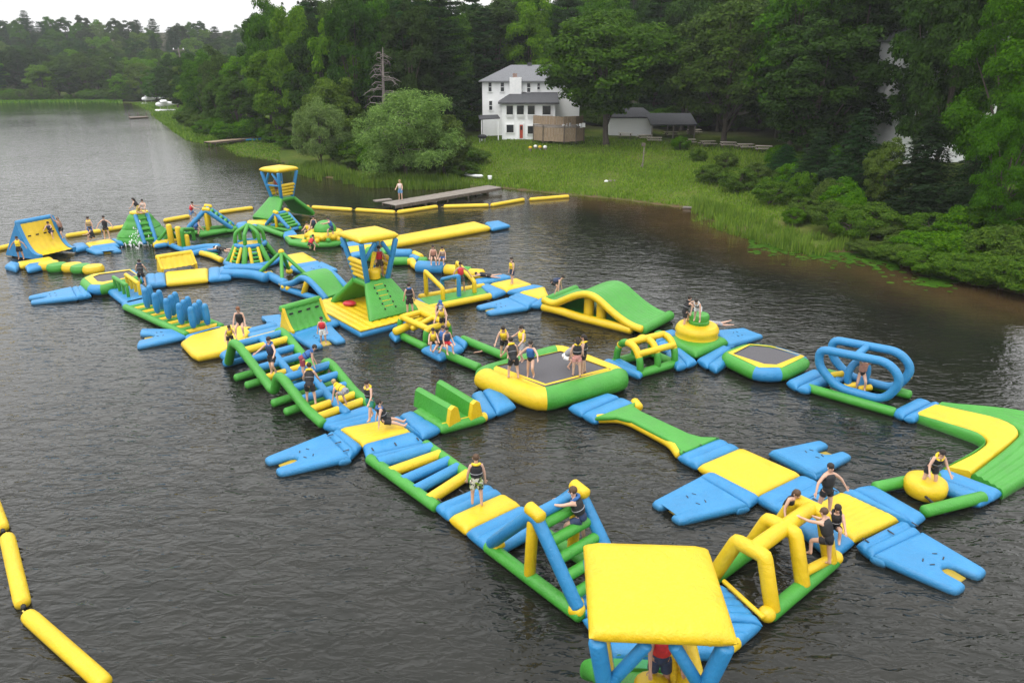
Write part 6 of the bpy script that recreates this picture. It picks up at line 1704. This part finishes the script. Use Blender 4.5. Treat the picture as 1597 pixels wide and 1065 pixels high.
    for s in (-1, 1):
        part(root, 'eye', MB().ell(hc + f_ * .053 * h + X * s * .02 * h - hu * .002 * h, .009 * h, .006 * h, .006 * h, 6, 4, B), cloth((.02, .015, .012)), local=True)
        part(root, 'ear', MB().ell(hc + X * s * .056 * h - hu * .01 * h, .008 * h, .014 * h, .02 * h, 6, 4, B), skin, local=True)
    if cap is not None:
        mb = MB().ell(hc + hu * .034 * h, .066 * h, .07 * h, .052 * h, 12, 6, B); mb.box(hc + hu * .03 * h + f_ * .09 * h, (.09 * h, .09 * h, .01 * h), M=B.to_4x4())
        part(root, 'cap', mb, cloth(cap), local=True)
    # hands with five fingers
    for s, n_ in ((-1, 'L'), (1, 'R')):
        d = J['hd' + n_].normalized(); w = J['wr' + n_]; side = d.cross(fw); side = side.normalized() if side.length > .1 else X; nn = side.cross(d).normalized()
        mb = MB(); pc = w + d * .045 * h
        mb.tube([w + d * .004 * h, w + d * .02 * h, w + d * .058 * h], [.014 * h, .021 * h, .021 * h], 6, sy=.6)
        for q, L_ in ((-1.5, .036), (-.5, .044), (.5, .046), (1.5, .040)):
            b0 = w + d * .055 * h + side * q * .0105 * h; m1 = b0 + d * L_ * .55 * h; mb.tube([b0, m1, m1 + (d * .8 + nn * .55) * L_ * .5 * h], [.0062 * h, .0058 * h, .0042 * h], 5)
        b0 = w + d * .022 * h + side * .018 * h * s; m1 = b0 + (d * .7 + side * s * .7) * .026 * h; mb.tube([b0, m1, m1 + (d + nn * .3) * .018 * h], [.0075 * h, .007 * h, .005 * h], 5)
        part(root, 'hand', mb, skin, local=True)
    return root
def rescue_tube(label, p, ang):
    d = Vector((math.cos(ang) * .3, math.sin(ang) * .3, .95)).normalized()
    root = thing('rescue_tube', label, 'rescue tube', p)
    part(root, 'tube', MB().tube([p, p + d * 1.0], [.09, .13], 10), cloth(YV)); part(root, 'tip', MB().tube([p - d * .1, p + d * .02], .07, 8), BLK)

PE = person
PE('boy seen from behind in a black vest with yellow hood and patterned shorts', 744, 789, .4, 8, 'stand', 1.62, K_, YV, 'patt', hair='brown')
PE('man in a black vest with blue hood and navy shorts climbing the front frame', tuple(AF1.location + Vector((.62, -.15, .98))), 0, 0, 75, 'climb', 1.72, K_, BV, NV, hair='brown')
PE('lifeguard in a red shirt and dark shorts under the nearest tower roof', (2.95, 11.05, 2.02), 0, 0, 178, 'guard', 1.66, RV, None, NV, skin=SKIN2)
PE('boy in a black vest with yellow hood and teal shorts stepping off the yellow platform', 579, 655, .4, 150, 'stride', 1.55, K_, YV, TEAL)
PE('person in a blue and black vest sitting with legs out on the yellow platform', 600, 668, .4, -75, 'sit', 1.6, K_, BV, K_)
PE('child in a yellow vest crawling off the lower end of the two hump frame', 541, 636, .5, 60, 'crawl', 1.45, YV, YV, GRY, hair='fair')
PE('person in black shorts seen from behind standing on the second hump', 486, 632, .55, 5, 'hunch', 1.6, K_, YV, K_)
PE('person in a blue vest and dark red shorts bending over the second hump', 474, 590, 1.0, -70, 'bend', 1.55, BV, BV, MAR)
PE('person in a dark blue vest reaching out while stepping down the first hump', 428, 585, .75, 160, 'hop', 1.6, NV, BV, K_)
PE('child in a yellow vest kneeling on the near corner of the octagonal mat', 361, 545, .45, -150, 'hunch', 1.25, YV, YV, K_)
PE('girl with long red-brown hair in a black swimsuit sitting on the first hump', 377, 520, 1.25, 190, 'sit_edge', 1.55, K_, None, K_, 'brief', 'red', 1.3)
PE('child in a red vest and pale trousers on the forked ramp by the middle tower', 505, 537, .4, 190, 'stand', 1.3, RV, None, WH, hair='dark')
PE('person in a dark vest standing against the green slope of the middle tower', 640, 491, .55, 20, 'stand', 1.6, K_, BV, K_)
PE('lifeguard in red holding a yellow tube in the middle tower', (-7.8, 41.05, 2.25), 0, 0, 200, 'guard', 1.6, RV, None, (.05, .035, .03), skin=SKIN2)
rescue_tube('yellow rescue tube held by the lifeguard in the middle tower', Vector((-8.2, 40.45, 2.85)), .7)
rescue_tube('yellow rescue tube beside the lifeguard under the nearest tower', Vector((3.3, 10.95, 2.1)), 2.0)
# group at the small lane right of the middle tower
PE('person in a blue cap climbing off the yellow edge tube of the middle tower', 686, 500, .6, 200, 'crouch', 1.5, K_, BV, K_, cap=BV)
PE('person in a grey cap and yellow vest among the group right of the middle tower', 692, 520, .55, 170, 'hunch', 1.5, YV, YV, K_, cap=GRY)
PE('child in a yellow vest sitting at the left of the group by the green tubes', 676, 543, .5, 190, 'sit_hug', 1.45, YV, YV, K_)
PE('person in a blue vest sitting with bent knees at the front of the group', 690, 544, .5, 160, 'sit', 1.5, BV, BV, K_)
PE('person in red shorts sitting astride the green tube end', 697, 549, .5, 210, 'sit_edge', 1.45, NV, None, RV)
PE('person in a yellow vest kneeling on the back edge of the big trampoline', 787, 558, .95, 170, 'hunch', 1.55, YV, YV, K_)
PE('heavy person in all black seen from behind on the big trampoline', 801, 592, .9, 20, 'hunch', 1.68, K_, YV, K_)
PE('person in a yellow vest with raised arms at the back of the big trampoline', 815, 566, .9, 120, 'hop', 1.6, YV, YV, GRY)
PE('girl in a blue vest hopping on the grey mat of the big trampoline', 828, 590, .88, 160, 'hop', 1.55, BV, None, K_, 'brief', hairlen=.6)
PE('girl with long dark hair and black vest seen from behind on the big trampoline', 899, 588, .88, 5, 'stand', 1.6, K_, YV, (.55, .25, .22), 'short', hairlen=1.2)
PE('girl in a black vest facing the other girl at the right of the big trampoline', 910, 584, .88, 80, 'stand', 1.64, K_, YV, K_, 'short', hairlen=.9)
PE('person with white socks squatting behind the two girls on the big trampoline', 888, 574, .88, -110, 'crouch', 1.5, GRY, None, WH)
PE('man in a red shirt balancing past the blue gate on the green lane', 719, 455, .5, 200, 'arms_out', 1.65, RV, None, (.06, .05, .05), skin=SKIN2)
PE('boy in a yellow and black vest standing on the paired yellow mats', 799, 443, .4, 120, 'stand', 1.55, YV, K_, NV)
PE('person in a dark vest crawling onto the upper end of the wave slide', 861, 459, 1.0, -100, 'crawl', 1.5, NV, None, K_)
PE('girl with dark hair sitting on the float chain', 676, 412, .62, 190, 'sit_edge', 1.5, (.4, .2, .15), None, K_, 'brief', hairlen=.6)
PE('child with a yellow hood sitting on the float chain', 691, 412, .62, 170, 'sit_edge', 1.4, (.35, .25, .2), YV, BV)
PE('swimmer lying on the end of the float chain', 759, 432, .42, 80, 'lie', 1.5, K_, None, K_)
PE('person in black climbing onto the yellow drum tower', 1068, 512, .95, -70, 'climb', 1.55, K_, K_, K_)
PE('person in a pale vest bending on top of the green stump', 1087, 502, 1.7, 150, 'bend', 1.4, GRY, WH, WH)
PE('swimmer lying on the blue ramp behind the yellow drum tower', 1116, 508, .35, 100, 'lie', 1.5, (.3, .3, .34), None, GRY)
PE('person in a white cap crouching in the ring of the twin loop spinner', 1340, 611, .35, 170, 'hang', 1.45, (.4, .2, .15), None, K_, 'brief', cap=WH)
PE('person in a black vest with yellow hood leaning over the yellow drum', 1445, 762, .35, 180, 'hunch', 1.55, K_, YV, K_)
PE('girl in a black vest and shorts standing with outstretched arms on the yellow platform', 1282, 803, .4, 195, 'arms_out', 1.62, K_, None, K_, 'short')
PE('person with dark hair sitting at the near corner of the girl\'s yellow platform', 1297, 835, .42, 160, 'sit_hug', 1.55, K_, K_, K_, hairlen=.7)
PE('boy in black climbing round the last yellow arch', 1277, 880, .5, 40, 'climb', 1.6, K_, None, K_, 'short', 'brown')
PE('girl with long brown hair leaning on the far side of the yellow arches', 1222, 829, .4, 190, 'hunch', 1.55, K_, None, K_, 'brief', 'brown', .9)
PE('child in a yellow vest standing before the tall curved wall', 34, 405, .4, 190, 'arms_out', 1.5, YV, YV, K_, skin=SKIN2)
PE('person in dark clothes sliding down the tall yellow curved wall', 82, 377, .95, 200, 'climb', 1.4, NV, None, NV)
PE('person climbing at the right edge of the tall yellow curved wall', 98, 374, .95, 170, 'hang', 1.5, (.35, .2, .16), None, K_)
PE('boy in blue shorts and a yellow vest standing on the far mat', 144, 373, .42, 180, 'stand', 1.6, (.4, .28, .12), YV, BV)
PE('girl in black holding her arms out on the far mat', 168, 373, .42, 190, 'arms_out', 1.65, K_, None, K_, 'short')
PE('person in black sitting at the feet of the boy in blue shorts', 147, 376, .42, 90, 'sit_hug', 1.45, K_, None, K_)
PE('person with dark hair kneeling on top of the iceberg climber', 217, 333, 2.5, 90, 'kneel', 1.45, K_, None, (.5, .4, .1), hairlen=.6)
PE('pale person sitting on the right of the iceberg top', 226, 332, 2.5, 190, 'sit_hug', 1.45, (.55, .45, .4), None, WH)
PE('person in a red vest climbing the far wide frame', 302, 346, .95, -75, 'climb', 1.55, RV, None, (.1, .2, .4))
PE('person in a blue vest crouching on the far green rail', 309, 366, .45, -60, 'crouch', 1.5, BV, None, NV)
PE('person in black lying on the end of the curved blue walkway', 347, 391, .55, 70, 'lie', 1.5, K_, WH, K_)
PE('person in black standing between the far left trampoline and the blue mat', 223, 447, .4, 20, 'hunch', 1.55, K_, NV, K_)
PE('lifeguard in red standing in the farthest tower', (-22.3, 68.8, 2.25), 0, 0, 185, 'guard', 1.6, (.3, .06, .04), None, (.12, .05, .04), skin=SKIN2)
PE('person in a yellow vest sitting left behind the green dome', 482, 367, .6, 170, 'sit_hug', 1.5, YV, None, K_)
PE('person in a dark top sitting behind the green dome', 491, 362, .6, 180, 'sit_edge', 1.5, NV, None, K_)
PE('person in a blue vest climbing on the right of the green dome', 517, 372, .7, 100, 'climb', 1.5, BV, None, NV)
PE('person in a red vest climbing the yellow knobs left of the green dome', 487, 392, .5, -30, 'crouch', 1.5, RV, None, K_)
PE('man in a white shirt and blue shorts standing on the grey dock', 625, 312, .6, 170, 'guard', 1.78, (.62, .55, .52), None, (.12, .28, .5), hair='fair')
PE('swimmer in a red vest in the water between the green tubes', 770, 556, -.15, 60, 'swim', 1.4, RV, None, K_)
# two-tube channel running from the group to the big trampoline, with its small cage
ch = thing('tube_channel', 'two long green floating tubes running from the group to the big trampoline', 'channel', W(730, 545, 0))
tpart(ch, 'rail', 'g', Q((616, 519), (662, 541), z=.24), .21); tpart(ch, 'rail', 'g', Q((684, 548), (746, 573), z=.24), .22); tpart(ch, 'rail', 'g', Q((722, 529), (788, 556), z=.24), .22)
part(ch, 'end_band', MB().pad(Q((656, 541), (686, 556), (724, 540), (704, 525)), rv=1, amp=.06), BLUE)
part(ch, 'end_band', MB().pad(Q((704, 525), (724, 538), (730, 531), (712, 520)), rv=0), BLUE)
part(ch, 'end_band', MB().pad(Q((606, 517), (616, 527), (628, 520), (616, 512)), rv=0), BLUE)
cg2 = thing('crawl_cage', 'small crawl cage of yellow and green tubes at the start of the green channel', 'climbing frame', W(650, 520, 0))
f = Fr(W(624, 514, .3), W(664, 533, .3)); L = f.L
for x in (.0, L):
    pts = fillet([f(x, 0, .3), f(x, .05, 1.0), f(x, 1.5, 1.0), f(x, 1.55, .3)], .3, 3)
    tpart(cg2, 'hoop', 'g', pts[:3], .16); tpart(cg2, 'hoop', 'y', pts[2:-2], .165); tpart(cg2, 'hoop', 'g', pts[-3:], .16)
for y in (.15, 1.4): tpart(cg2, 'cross_tube', 'y', [f(0, y, 1.0), f(L, y, 1.0)], .16)
tpart(cg2, 'cross_tube', 'y', [f(L * .5, 0, .7), f(L * .5, 1.5, 1.05)], .15)
# ------------------------------------------------------------------ thin summer haze over the lake
HZM = bpy.data.materials.new('haze_air'); HZM.use_nodes = True
hn = HZM.node_tree.nodes; hn.remove(hn['Principled BSDF']); pv = hn.new('ShaderNodeVolumePrincipled')
pv.inputs['Color'].default_value = (.86, .90, .95, 1); pv.inputs['Density'].default_value = .00018
HZM.node_tree.links.new(pv.outputs[0], hn['Material Output'].inputs['Volume'])
single('haze', MB().box((-150, 350, 35.2), (1400, 900, 77.6)), HZM, 'thin pale haze in the air over the lake', 'haze', kind='stuff', smooth=False)
# ------------------------------------------------------------------ give neighbours of one kind labels of their own, by their order in the row
ORD = 'leftmost second third fourth fifth sixth seventh eighth ninth tenth eleventh twelfth thirteenth fourteenth fifteenth sixteenth seventeenth eighteenth nineteenth twentieth'.split()
same = {}
for o in bpy.data.objects:
    if o.get('category') and o.get('group'): same.setdefault((o['label'], o['group']), []).append(o)
for (lb, gp), os_ in same.items():
    if 2 <= len(os_) <= len(ORD):
        os_.sort(key=lambda o: o.location.x / max(1, o.location.y))
        for k, o in enumerate(os_):
            if len(lb.split()) > 12: continue
            o['label'] = ('leftmost ' if k == 0 else 'rightmost ' if k == len(os_) - 1 else ORD[k] + ' from left, ') + lb
